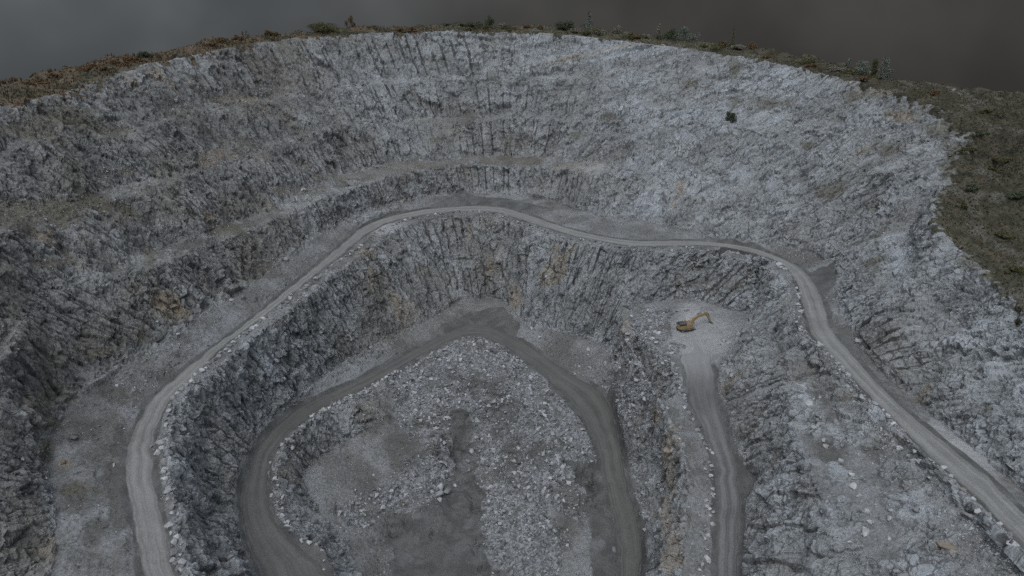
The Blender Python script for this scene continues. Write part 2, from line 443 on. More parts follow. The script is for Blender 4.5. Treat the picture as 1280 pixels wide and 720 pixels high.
Pn = Vs.astype(np.float32)
big = fbm(Pn / 30, 3, 1)
jit = fbm(Pn / 7, 3, 2)
R_shoulder = ras_sdf(np.vstack([toe, rtoe[::1]]))           # < 0 : floor side of the outer walls' toe
onwall = sst(samp(R_shoulder, Vs[:, 0], Vs[:, 1]), -.5, 2.5)
lift = .05 + .06 * onwall
rock = (1 - sst(slope + .09 * jit, .72 + lift, .88 + lift)) * sst(d_road, .3, 2.6)
rub_poly = [poly_px(q, z) for q, z in (
    ([(470, 495), (545, 448), (600, 425), (640, 440), (690, 478), (735, 528), (748, 570), (755, 610), (700, 640), (705, 700), (640, 715), (610, 690), (594, 650), (590, 600), (580, 570), (565, 580), (566, 610), (540, 628), (500, 610), (470, 640), (430, 640), (415, 610), (470, 590), (520, 560), (490, 520)], -126),
    ([(742, 470), (784, 482), (810, 545), (820, 600), (820, 650), (814, 675), (795, 620), (778, 550), (768, 510)], -124), ([(784, 390), (815, 378), (846, 392), (842, 425), (850, 462), (832, 450), (800, 425)], -102))]
R_rub = np.minimum.reduce([ras_sdf(q) for q in rub_poly])
rub = 1 - sst(samp(R_rub, Vs[:, 0], Vs[:, 1]) + 6 * jit + 2.5 * fbm(Pn / 2.5, 2, 9), -3, 2.5)
dirt_polys = [poly_px(q, z) for q, z in (
    ([(520, 760), (528, 700), (515, 640), (545, 620), (563, 602), (563, 545), (590, 545), (597, 600), (600, 640), (610, 690), (628, 760)], -135),
    ([(540, 430), (555, 408), (590, 392), (625, 390), (655, 412), (640, 425), (600, 410)], -120.5),
    ([(340, 700), (400, 690), (440, 740), (440, 800), (360, 800)], -123.5),
    ([(480, 640), (515, 635), (525, 690), (530, 740), (490, 740)], -134),
    ([(700, 600), (755, 600), (770, 690), (775, 760), (740, 760), (735, 650)], -133),
    ([(1004, 333), (1046, 331), (1043, 350), (1034, 372), (1022, 352)], -81.3),
    ([(912, 540), (940, 598), (938, 625), (926, 615)], -106.5),
    ([(540, 254), (575, 244), (640, 250), (690, 262), (640, 262), (600, 256)], -85.5))]
R_dirt = np.minimum.reduce([ras_sdf(q) for q in dirt_polys])
dirt = 1 - sst(samp(R_dirt, Vs[:, 0], Vs[:, 1]) + 1.9 * jit + .9 * fbm(Pn / 2.5, 2, 10), -1.5, 1.2)
pt_ = P(868, 424, -101.2); near_pad = 1 - sst(np.hypot((Vs[:, 0] - pt_[0]) * 1.35, Vs[:, 1] - pt_[1]) + 5 * jit, 7, 20)
dirt = np.maximum(dirt, (1 - sst(d_road + .8 * jit, .3, 1.8)) * (1 - near_pad))
rough_polys = [poly_px(p_, z) for p_, z in (([(1000, 425), (1060, 480), (1180, 610), (1280, 700), (1280, 760), (1080, 760), (1010, 590), (985, 480)], -87), ([(880, 470), (930, 470), (1000, 440), (1010, 590), (1060, 760), (925, 760)], -98), ([(300, 460), (420, 400), (500, 400), (430, 470)], -110))]
R_rough = np.minimum.reduce([ras_sdf(p_) for p_ in rough_polys])
rough = (1 - sst(samp(R_rough, Vs[:, 0], Vs[:, 1]), -3, 1)) * sst(fbm(Pn / 9, 3, 81), -.28, .12)
rock = np.maximum(rock, .75 * rough * sst(d_road, .5, 3.) * sst(d_berm, .5, 3.))
u_, v_, d_ = to_px(Vs)
fine = fbm(Pn / 1.1, 3, 31)
def spots(lst, soft=.7):
    o = np.zeros(len(Vs))
    for u, v, ru, rv in lst:
        r = np.hypot((u_ - u) / ru, (v_ - v) / rv) + .8 * jit + .35 * fine
        o = np.maximum(o, 1 - sst(r, 1 - soft, 1 + soft))
    return o
scree = spots([(225, 132, 28, 6), (280, 124, 36, 6), (335, 114, 24, 5), (268, 197, 36, 11), (288, 287, 24, 8), (35, 272, 60, 17), (105, 256, 55, 14), (370, 238, 30, 8), (420, 222, 34, 7), (640, 200, 60, 6), (520, 207, 40, 6), (150, 215, 24, 10), (60, 330, 30, 9), (720, 205, 40, 5), (330, 330, 26, 8), (560, 152, 40, 4)], .5) * onwall
rock = np.maximum(rock, onwall * inside * (.30 + .45 * sst(jit + fbm(Pn / 18, 2, 83), -.2, .3)) * sst(d_road, .5, 3.)) * (1 - .92 * scree)
rock = rock * (1 - .75 * rub) * (1 - dirt * sst(slope, .6, .9))
grass = sst(d_rim + (4.5 - 2.5 * sst(Vs[:, 0], 95, 130)) * jit + 4.0 * fbm(Pn / 2.2, 2, 8) + 5 * sst(Vs[:, 0], 120, 150) * (.4 + .3 * big), -1.2, 2.6)
# bedding: cells stretched up and to the right, as the fractures run in the photograph
ex = Pn.copy(); wv = 1.4
ex[:, 0] += wv * fbm(Pn / 6, 2, 5); ex[:, 1] += wv * fbm(Pn / 6, 2, 6); ex[:, 2] += wv * fbm(Pn / 6, 2, 7)
skew = np.clip(Pn[:, 0] / 130, -.35, 1.0)
q = ex.copy(); q[:, 0] = ex[:, 0] - ex[:, 2] * skew * .85
def cells(s, zs, seed): return facets(q / np.array([s, s, s * zs], np.float32), seed)
c1, k1 = cells(9.0, 1.6, 11); c2, k2 = cells(3.6, 1.5, 12); c3, k3 = cells(1.5, 1.3, 13)
theta = np.arctan2(Vs[:, 0] + 5, Vs[:, 1] - 205)
wallu = theta * np.where(onwall > .5, 150, 85) - (Vs[:, 2] - 60) * skew * .55
wallr = np.hypot(Vs[:, 0] + 5, Vs[:, 1] - 205)
col = np.stack([wallu + 1.2 * ex[:, 0] * 0 + .9 * fbm(Pn / 5, 2, 71), wallr, Vs[:, 2]], 1).astype(np.float32)
c4, k4 = facets(col / np.array([4.5, 6, 17], np.float32), 14)
c5, k5 = facets(col / np.array([2.1, 4, 7], np.float32), 15)
gul = fbm(col / np.array([9, 30, 40], np.float32), 3, 21, ridged=True)
fine = fbm(Pn / 1.1, 3, 31)
lump = sst(fbm(Pn / 24, 2, 72), -.25, .25)                 # where the face is broken up, and where it stands as clean slabs
c6, k6 = facets(q / np.array([.72, .72, .95], np.float32), 16)
disp = rock * inside * (1.5 * big + .85 * c1 * (.5 + .7 * lump) + .72 * c2 * (.45 + .65 * lump) + .34 * c3 * (.4 + .6 * lump) + .12 * c6 + .62 * c4 * (1.15 - .6 * lump) + .36 * c5 + .5 * gul
       - .45 * np.exp(-(k4 / .07) ** 2) - .30 * np.exp(-(k2 / .08) ** 2) * lump - .2 * np.exp(-(k5 / .09) ** 2) - .14 * np.exp(-(k3 / .1) ** 2) + .07 * fine)
cr, kr = facets(Pn / 1.25, 41); cr2, kr2 = facets(Pn / 2.9, 42)
flat = sst(d_road, .3, 2.5)
hum = (1 - rock) * flat * ((1 - rub) * (1 - .8 * dirt) * (.75 * jit + .5 * big + .20 * fine + .22 * c3) + rub * (.32 * cr + .55 * cr2 * (1 - .5 * dirt) + 2.2 * jit + 2.4 * big + .12 * fine))
hum += (1 - rock) * flat * (1 - rub) * (1 - dirt) * (1 - grass) * sst(.95 - slope, 0, .2) * .25 * cr
hum += rough * flat * (1 - rock) * (.5 * c2 + .4 * c3 + .8 * jit)
hum += grass * flat * (1.1 * big + 1.0 * jit + .35 * fine)
berm = np.exp(-(d_berm / 1.3) ** 2) * .55 * sst(d_road, .3, 1.2)
V1 = Vs + ns * (disp + hum)[:, None]
V1[:, 2] += berm - .12 * (1 - sst(d_road, -.4, 1.2))


def make_mesh(name, V, T, mat=None, parent=None, smooth=False):
    me = bpy.data.meshes.new(name)
    V = np.ascontiguousarray(V, np.float32); T = np.ascontiguousarray(T, np.int32)
    me.vertices.add(len(V)); me.vertices.foreach_set('co', V.ravel())
    me.loops.add(T.size); me.loops.foreach_set('vertex_index', T.ravel())
    me.polygons.add(len(T)); me.polygons.foreach_set('loop_start', np.arange(0, T.size, T.shape[1], dtype=np.int32))
    me.update(calc_edges=True)
    me.polygons.foreach_set('use_smooth', np.full(len(T), smooth))
    if mat: me.materials.append(mat)
    o = bpy.data.objects.new(name, me); COL.objects.link(o)
    if parent: o.parent = parent
    return o

def attr(o, name, x):
    a = o.data.attributes.new(name, 'FLOAT', 'POINT')
    a.data.foreach_set('value', np.ascontiguousarray(x, np.float32))

# tone of the rock: darker west and paler east, rock type plus painted side light
tone = .55 + .10 * sst(Vs[:, 0], -30, 90) - (.05 + .17 * onwall) * (1 - sst(Vs[:, 0], -115, -20)) - .17 * onwall * (1 - sst(Vs[:, 0], -140, -60)) + .14 * (1 - onwall) * (1 - sst(Vs[:, 0], -70, -20)) + .10 * onwall * sst(Vs[:, 0], 80, 110) * (1 - sst(Vs[:, 1], 170, 230)) + .38 * fbm(Pn / 45, 3, 51) + .12 * jit + .12 * c1  # inner west faces lightened in colour to offset their shade
# patches of moss, ochre seams, pale quartz and darker tones as surveyed
moss = spots([(1040, 238, 26, 9), (1098, 258, 13, 7), (1097, 332, 12, 9), (958, 130, 34, 8), (917, 84, 8, 13), (863, 106, 10, 5), (1048, 228, 12, 6), (141, 163, 16, 7), (175, 420, 11, 7), (128, 440, 19, 7),
              (185, 322, 9, 12), (67, 262, 95, 17), (38, 503, 22, 14), (100, 610, 20, 8), (60, 535, 9, 18), (1233, 514, 11, 8), (289, 285, 20, 6), (60, 560, 12, 14), (1190, 205, 16, 24), (1195, 160, 30, 10), (1150, 142, 34, 8), (1180, 250, 12, 14), (1080, 120, 30, 7), (1215, 330, 14, 8), (1110, 190, 12, 8), (90, 150, 60, 14), (40, 165, 50, 14), (720, 170, 9, 6), (765, 150, 14, 6), (1010, 180, 10, 5)])
tan = spots([(269, 196, 30, 10), (302, 125, 26, 5), (850, 238, 8, 12), (843, 258, 5, 9), (784, 415, 7, 22), (780, 445, 7, 18), (800, 480, 7, 18), (822, 520, 9, 20), (836, 560, 12, 26), (840, 610, 9, 18), (838, 648, 14, 30), (846, 690, 13, 24), (588, 290, 4, 14), (613, 336, 6, 14),
             (645, 375, 7, 12), (458, 317, 11, 5), (497, 384, 15, 13), (83, 578, 12, 7), (1184, 690, 20, 9), (1110, 116, 30, 4), (1060, 96, 22, 4), (1215, 135, 18, 5), (460, 350, 5, 16), (1130, 150, 20, 8)])
pale = np.maximum(.9 * near_pad * (1 - rock), spots([(235, 72, 22, 9), (760, 62, 60, 10), (1085, 385, 26, 22), (1240, 450, 60, 60), (1200, 560, 60, 40), (1130, 330, 24, 40), (872, 398, 24, 20), (875, 436, 13, 18), (560, 580, 22, 10), (700, 560, 30, 40), (480, 285, 16, 8), (890, 145, 50, 30), (780, 215, 60, 14),
              (690, 65, 30, 12), (1010, 110, 40, 14), (140, 395, 14, 10), (1040, 290, 26, 8), (950, 450, 14, 30)], .8))
dark = spots([(158, 288, 12, 17), (78, 400, 11, 14), (607, 342, 11, 24), (535, 362, 12, 22), (472, 362, 7, 20), (416, 195, 6, 20), (360, 68, 8, 8), (900, 358, 44, 8), (700, 250, 26, 5), (430, 178, 10, 26), (340, 165, 26, 20), (200, 130, 16, 12), (255, 165, 26, 14),  # one dark band runs along the overhang above the pad
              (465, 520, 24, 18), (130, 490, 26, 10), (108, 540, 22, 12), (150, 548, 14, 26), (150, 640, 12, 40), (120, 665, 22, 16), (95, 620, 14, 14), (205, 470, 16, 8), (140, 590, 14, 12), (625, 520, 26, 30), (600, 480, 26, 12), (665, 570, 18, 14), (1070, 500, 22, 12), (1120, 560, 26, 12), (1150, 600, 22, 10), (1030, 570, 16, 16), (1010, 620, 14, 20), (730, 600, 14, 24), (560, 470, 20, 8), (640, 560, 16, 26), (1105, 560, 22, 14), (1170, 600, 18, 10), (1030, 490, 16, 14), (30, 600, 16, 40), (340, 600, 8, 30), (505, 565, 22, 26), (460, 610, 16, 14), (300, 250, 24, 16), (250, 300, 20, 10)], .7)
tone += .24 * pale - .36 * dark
tone += .10 * sst(Vs[:, 2], 95, 125) * sst(Vs[:, 1], 250, 330)
ground = make_mesh('ground', V1, T0)
ground['kind'] = 'structure'
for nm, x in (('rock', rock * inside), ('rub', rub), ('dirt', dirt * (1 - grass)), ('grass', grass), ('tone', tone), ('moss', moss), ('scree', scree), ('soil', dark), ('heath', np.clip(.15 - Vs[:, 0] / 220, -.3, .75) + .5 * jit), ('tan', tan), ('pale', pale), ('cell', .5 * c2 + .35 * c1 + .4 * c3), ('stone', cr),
              ('drill', wallu), ('zz', Vs[:, 2]), ('colc', .6 * c4 + .5 * c5), ('slope', slope)):
    attr(ground, nm, x)
for nm, sz, sd_ in (('fa', 20, 61), ('fb', 20, 62), ('fc', 9, 63), ('fd', 9, 64), ('fe', 5, 65), ('ff', 13, 66)):
    attr(ground, nm, .5 + .36 * fbm((Pn + 2.5 * jit[:, None]) / sz, 4, sd_, .55))
attr(ground, 'fs', .5 + .36 * fbm(q / np.array([22, 22, 55], np.float32), 5, 67, .6))

# ------------------------------------------------------------------ node helper
class N:
    def __init__(self, mat):
        mat.use_nodes = True
        self.t = mat.node_tree; self.t.nodes.clear()
    def new(self, ty, inp=None, **kw):
        n = self.t.nodes.new(ty)
        for k, v in kw.items(): setattr(n, k, v)
        for k, v in (inp or {}).items():
            if isinstance(v, bpy.types.NodeSocket): self.t.links.new(v, n.inputs[k])
            else: n.inputs[k].default_value = v
        return n
    def attr(self, name): return self.new('ShaderNodeAttribute', attribute_name=name).outputs['Fac']
    def m(self, op, a, b=None, c=None, clamp=False):
        n = self.new('ShaderNodeMath', operation=op, use_clamp=clamp)
        for i, x in enumerate((a, b, c)):
            if x is None: continue
            if isinstance(x, bpy.types.NodeSocket): self.t.links.new(x, n.inputs[i])
            else: n.inputs[i].default_value = x
        return n.outputs[0]
    def noise(self, vec, scale, detail=4, rough=.55, dist=0.):
        return self.new('ShaderNodeTexNoise', {'Vector': vec, 'Scale': scale, 'Detail': detail, 'Roughness': rough, 'Distortion': dist}).outputs['Fac']
    def voro(self, vec, scale, feature='F1', rnd=1.0, out='Distance'):
        return self.new('ShaderNodeTexVoronoi', {'Vector': vec, 'Scale': scale, 'Randomness': rnd}, feature=feature).outputs[out]
    def ramp(self, x, lo, hi, a=0., b=1., mode='SMOOTHSTEP'):
        n = self.new('ShaderNodeMapRange', {0: x, 1: lo, 2: hi, 3: a, 4: b}, interpolation_type=mode)
        return n.outputs[0]
    def mix(self, f, a, b, blend='MIX'):
        n = self.new('ShaderNodeMix', data_type='RGBA', blend_type=blend)
        for i, x in ((0, f), (6, a), (7, b)):
            if isinstance(x, bpy.types.NodeSocket): self.t.links.new(x, n.inputs[i])
            else: n.inputs[i].default_value = x if i == 0 else (*x, 1)
        return n.outputs[2]
    def mapping(self, vec, scale=(1, 1, 1), rot=(0, 0, 0)):
        return self.new('ShaderNodeMapping', {0: vec, 2: rot, 3: scale}).outputs[0]
    def finish(self, col, rough=.9, bump=None, strength=.5, dist=.1, spec=.25):
        b = self.new('ShaderNodeBsdfPrincipled')
        for k, x in (('Base Color', col), ('Roughness', rough), ('Specular IOR Level', spec)):
            if isinstance(x, bpy.types.NodeSocket): self.t.links.new(x, b.inputs[k])
            else: b.inputs[k].default_value = (*x, 1) if k == 'Base Color' else x
        if bump is not None:
            bn = self.new('ShaderNodeBump', {'Height': bump, 'Strength': strength, 'Distance': dist})
            self.t.links.new(bn.outputs[0], b.inputs['Normal'])
        o = self.new('ShaderNodeOutputMaterial')
        self.t.links.new(b.outputs[0], o.inputs[0])
        return b

def mat_ground():
    m = bpy.data.materials.new('quarry rock'); g = N(m)
    co = g.new('ShaderNodeTexCoord').outputs['Object']
    rock, rub, dirt, grass, tone, cell, stone, drill, slp = (g.attr(k) for k in ('rock', 'rub', 'dirt', 'grass', 'tone', 'cell', 'stone', 'drill', 'slope'))
    nz = g.new('ShaderNodeSeparateXYZ', {0: g.new('ShaderNodeNewGeometry').outputs['True Normal']}).outputs[2]
    fa, fb, fc, fd, fe, ff, fs = (g.attr(k) for k in ('fa', 'fb', 'fc', 'fd', 'fe', 'ff', 'fs'))
    # --- bare rock
    moss, tan, pale = (g.attr(k) for k in ('moss', 'tan', 'pale'))
    skw = g.mapping(co, (1, 1, .36), (0, math.radians(-22), 0))
    stk = g.noise(g.new('ShaderNodeCombineXYZ', {0: g.m('MULTIPLY', drill, .55), 1: g.m('MULTIPLY', g.attr('zz'), .05), 2: g.m('MULTIPLY', fe, 1.5)}).outputs[0], 1.0, 4, .62, .3)
    n1 = fc; n2 = g.noise(skw, .50, 4, .6, .9); n3 = g.noise(co, 1.9, 3, .65)
    v = g.m('MULTIPLY_ADD', n1, .40, g.m('MULTIPLY', n2, .58)); v = g.m('MULTIPLY_ADD', n3, .30, v); v = g.m('MULTIPLY_ADD', stk, .36, v); v = g.m('MULTIPLY_ADD', g.attr('colc'), .22, v)
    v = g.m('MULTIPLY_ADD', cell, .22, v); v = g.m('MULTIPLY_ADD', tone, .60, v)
    base = g.new('ShaderNodeValToRGB', {0: g.ramp(v, .62, 1.80, mode='LINEAR')})
    r = base.color_ramp; r.elements[0].position = 0; r.elements[0].color = (.125, .128, .134, 1); r.elements[1].position = 1; r.elements[1].color = (.42, .43, .445, 1)
    for p_, c_ in ((.28, (.195, .199, .206)), (.5, (.252, .258, .268)), (.74, (.325, .334, .348))):
        e = r.elements.new(p_); e.color = (*c_, 1)
    c = base.outputs[0]
    # brown weathering and ochre seams
    warm = g.m('MULTIPLY', g.ramp(fa, .46, .66), g.ramp(tone, .95, .2, .2, .9))
    c = g.mix(g.m('MULTIPLY', warm, .7), c, g.mix(.6, c, (.165, .145, .115)))
    rust = g.m('MULTIPLY', g.ramp(fs, .68, .80), .5)
    c = g.mix(rust, c, (.25, .19, .115))
    c = g.mix(1, c, g.mix(g.ramp(tone, .25, .95), (1.0, 1.0, .975), (.955, 1.0, 1.03)), 'MULTIPLY')
    # joints: dark thin seams at two sizes
    wrp = g.new('ShaderNodeVectorMath', {0: skw, 1: g.new('ShaderNodeVectorMath', {0: g.new('ShaderNodeTexNoise', {'Vector': skw, 'Scale': .35, 'Detail': 4}).outputs['Color'], 1: (2.2, 2.2, 2.2)}, operation='MULTIPLY').outputs[0]}, operation='ADD').outputs[0]
    jn = g.voro(wrp, .42, 'DISTANCE_TO_EDGE'); jb = g.voro(wrp, .13, 'DISTANCE_TO_EDGE')
    seam = g.m('MULTIPLY', g.ramp(jn, .085, .02), g.ramp(fd, .40, .60))
    js = g.voro(wrp, 1.15, 'DISTANCE_TO_EDGE')
    seam = g.m('MAXIMUM', seam, g.m('MULTIPLY', g.ramp(js, .08, .02), g.ramp(fc, .56, .38, 0, .6)))
    seam = g.m('MAXIMUM', seam, g.m('MULTIPLY', g.ramp(jb, .045, .012), g.ramp(fe, .42, .6)))
    c = g.mix(g.m('MULTIPLY', seam, .74), c, (.062, .063, .066))
    # blast holes: groove shade painted as dark lines, the mesh has no half barrels
    w = g.m('MULTIPLY_ADD', ff, 1.6, drill)
    vd = g.new('ShaderNodeTexVoronoi', {'W': w, 'Scale': .24, 'Randomness': .8}, voronoi_dimensions='1D', feature='F1').outputs['Distance']
    thick = g.m('MULTIPLY_ADD', fe, .22, -.02)
    hole_shade = g.m('MULTIPLY', g.ramp(g.m('SUBTRACT', vd, thick), .03, -.02), g.ramp(fb, .44, .54))
    hole_shade = g.m('MULTIPLY', hole_shade, g.ramp(slp, .80, .66))
    c = g.mix(g.m('MULTIPLY', hole_shade, .8), c, (.055, .055, .057))
    # --- gravel on everything that is not steep
    gn = g.noise(co, 1.5, 4, .68); gl = ff; gv = g.voro(co, 1.6)
    gcol = g.mix(g.ramp(gl, .35, .65), (.145, .144, .142), (.21, .212, .215))
    gcol = g.mix(g.ramp(gn, .3, .72), g.mix(1, gcol, (.76, .76, .76), 'MULTIPLY'), g.mix(1, gcol, (1.22, 1.22, 1.23), 'MULTIPLY'))
    gcol = g.mix(g.ramp(tone, .30, .75), g.mix(1, gcol, (.80, .79, .77), 'MULTIPLY'), g.mix(1, gcol, (1.03, 1.05, 1.07), 'MULTIPLY'))
    gcol = g.mix(g.m('MULTIPLY', g.ramp(gv, .2, .05), .28), gcol, (.38, .39, .41))
    soil = g.ramp(fd, .56, .70)
    gcol = g.mix(g.m('MULTIPLY', soil, .6), gcol, (.115, .113, .108))
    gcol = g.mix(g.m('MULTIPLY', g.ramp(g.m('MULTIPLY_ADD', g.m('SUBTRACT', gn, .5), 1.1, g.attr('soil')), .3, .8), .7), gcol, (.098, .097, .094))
    gcol = g.mix(g.m('MULTIPLY', pale, .55), gcol, (.40, .405, .415))
    ledge = g.m('MULTIPLY', g.ramp(nz, .78, .95), g.ramp(fe, .35, .6))
    gfac = g.m('MAXIMUM', g.m('SUBTRACT', 1.0, rock), g.m('MULTIPLY', ledge, .7), clamp=True)
    gcol = g.mix(g.m('MULTIPLY', g.attr('scree'), .6), gcol, g.mix(1, gcol, (.96, .89, .80), 'MULTIPLY'))
    c = g.mix(g.ramp(g.m('MULTIPLY_ADD', g.m('SUBTRACT', gn, .5), .9, gfac), .3, .75), c, gcol)
    mcol = g.mix(g.ramp(gn, .35, .7), (.08, .077, .056), (.155, .146, .115))
    c = g.mix(g.m('MULTIPLY', g.ramp(g.m('MULTIPLY_ADD', g.m('SUBTRACT', gn, .5), 1.5, moss), .3, .9), .6), c, mcol)
    tcol = g.mix(g.ramp(n2, .35, .7), (.17, .145, .115), (.35, .31, .265))
    c = g.mix(g.m('MULTIPLY', g.ramp(g.m('MULTIPLY_ADD', g.m('SUBTRACT', n3, .5), 1.6, tan), .3, .9), .62), c, tcol)
    # --- blasted rubble
    rc = g.new('ShaderNodeTexVoronoi', {'Vector': co, 'Scale': 1.5}).outputs['Color']
    rv = g.m('MULTIPLY_ADD', g.new('ShaderNodeSeparateXYZ', {0: rc}).outputs[0], .6, g.m('MULTIPLY', gn, .6))
    rcol = g.mix(g.ramp(rv, .25, .95), (.102, .105, .11), (.275, .284, .30))
    rcol = g.mix(g.ramp(fc, .47, .66, 0, .85), rcol, (.118, .116, .112))
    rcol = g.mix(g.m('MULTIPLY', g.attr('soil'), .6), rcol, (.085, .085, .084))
    c = g.mix(g.ramp(g.m('MULTIPLY_ADD', g.m('SUBTRACT', gn, .5), .8, rub), .35, .65), c, rcol)
    # --- packed dirt
    dcol = g.mix(g.ramp(fe, .3, .7), (.082, .084, .083), (.122, .124, .123))
    dcol = g.mix(g.m('MULTIPLY', g.ramp(fd, .58, .76), .5), dcol, (.19, .195, .204))
    c = g.mix(g.ramp(g.m('MULTIPLY_ADD', g.m('SUBTRACT', gn, .5), .5, dirt), .35, .65), c, dcol)
    # --- turf and brown heath on the hill
    hn = fe; hf = gn
    hcol = g.mix(g.ramp(hn, .38, .62), (.066, .067, .05), (.105, .10, .076))
    hcol = g.mix(g.ramp(g.new('ShaderNodeSeparateXYZ', {0: co}).outputs[0], 100., 135., 0, 1), hcol, g.mix(1, hcol, (.78, .76, .76), 'MULTIPLY'))
    hcol = g.mix(g.m('MULTIPLY', g.ramp(fd, .55, .7), .6), hcol, (.15, .148, .14))
    hcol = g.mix(g.ramp(g.m('MULTIPLY_ADD', g.attr('heath'), .35, fb), .62, .82, 0, .8), hcol, (.135, .102, .076))
    hcol = g.mix(g.ramp(hf, .3, .75), g.mix(1, hcol, (.55, .55, .55), 'MULTIPLY'), g.mix(1, hcol, (1.35, 1.3, 1.2), 'MULTIPLY'))
    c = g.mix(g.ramp(g.m('MULTIPLY_ADD', g.m('SUBTRACT', hf, .5), 1.0, grass), .3, .7), c, hcol)
    h = g.m('MULTIPLY_ADD', n3, .5, n2)
    g.finish(c, .93, h, .7, .7, .2)
    return m
ground.data.materials.append(mat_ground())

# ------------------------------------------------------------------ light, sky, camera
SUN_EL, SUN_AZ = math.radians(60), math.radians(198)      # azimuth clockwise from +Y: from behind and left of the drone
w = bpy.data.worlds.new('World'); scene.world = w; w.use_nodes = True
nt = w.node_tree; nt.nodes.clear()
class NW_(N):
    def __init__(self, t): self.t = t
g = NW_(nt)
sky = g.new('ShaderNodeTexSky', sky_type='NISHITA', sun_disc=False, sun_elevation=SUN_EL, sun_rotation=SUN_AZ, air_density=1.0, dust_density=4.0, ozone_density=1.0)
gen = g.new('ShaderNodeTexCoord').outputs['Generated']
sep = g.new('ShaderNodeSeparateXYZ', {0: gen})
grey = g.new('ShaderNodeHueSaturation', {'Saturation': .33, 'Color': sky.outputs[0]}).outputs[0]
# overcast: dark backdrop tone low down, unseen cloud overhead brightened to light the pit
elev = g.m('MULTIPLY_ADD', g.m('SUBTRACT', g.noise(gen, 1.7, 4, .55), .5), .25, sep.outputs[2])
cloud = g.ramp(elev, .05, .75, .0, 1.0)
azi = g.ramp(g.m('MULTIPLY_ADD', g.m('SUBTRACT', g.noise(gen, 2.2, 3, .5), .5), 1.0, sep.outputs[0]), -.72, .10)
bank = g.mix(azi, (2.15, 2.38, 2.56), (1.10, 1.065, 1.01))
bank = g.mix(g.ramp(sep.outputs[2], -.16, .02), g.mix(1, bank, (.55, .54, .53), 'MULTIPLY'), bank)
bank = g.mix(g.ramp(g.noise(gen, 5., 3, .5), .35, .65), g.mix(1, bank, (.82, .82, .82), 'MULTIPLY'), g.mix(1, bank, (1.18, 1.18, 1.18), 'MULTIPLY'))
tot = g.mix(cloud, bank, g.mix(1, grey, (3.18, 3.36, 3.47), 'MULTIPLY'))
bg = g.new('ShaderNodeBackground', {'Color': tot, 'Strength': .10})
nt.links.new(bg.outputs[0], g.new('ShaderNodeOutputWorld').inputs[0])
sl = bpy.data.lights.new('sun', 'SUN'); sl.energy = .5; sl.angle = math.radians(35); sl.color = (1, .965, .92)
so = bpy.data.objects.new('sun', sl); COL.objects.link(so)
sd = Vector((math.sin(SUN_AZ) * math.cos(SUN_EL), math.cos(SUN_AZ) * math.cos(SUN_EL), math.sin(SUN_EL)))
so.rotation_euler = sd.to_track_quat('Z', 'Y').to_euler(); so.location = sd * 400

cam = bpy.data.cameras.new('camera'); co = bpy.data.objects.new('camera', cam); COL.objects.link(co)
co.location = (0, 0, H); co.rotation_euler = (math.pi / 2 - TILT, 0, 0)
cam.sensor_width = 36; cam.lens = F / 1280 * 36; cam.clip_end = 6000; cam.clip_start = .5
scene.camera = co
scene.view_settings.view_transform = 'Standard'; scene.view_settings.look = 'None'; scene.view_settings.exposure = -1.02; scene.view_settings.gamma = 1
scene.cycles.use_adaptive_sampling = True; scene.cycles.use_denoising = False
#@@PART3
# ------------------------------------------------------------------ lookups on the finished ground
_ci = ((V1[:, 1] - RY0) / 1.0).astype(np.int64) * 4096 + ((V1[:, 0] - RX0) / 1.0).astype(np.int64)
_or = np.argsort(_ci, kind='stable'); _cs = _ci[_or]
def ground_z(x, y, rad=1.0, up=False):
    best = []
    r = int(math.ceil(rad))
    for j in range(-r, r + 1):
        for i in range(-r, r + 1):
            k = (int((y - RY0) // 1) + j) * 4096 + int((x - RX0) // 1) + i
            a, b = np.searchsorted(_cs, k), np.searchsorted(_cs, k + 1)
            best.append(_or[a:b])
    ids = np.concatenate(best)
    if len(ids) == 0: return ground_z(x, y, rad * 2) if rad < 20 else 0.
    d = np.hypot(V1[ids, 0] - x, V1[ids, 1] - y)
    k = np.argsort(d)[:3]
    wgt = 1 / (d[k] + .05)
    return float((V1[ids[k], 2] * wgt).sum() / wgt.sum())

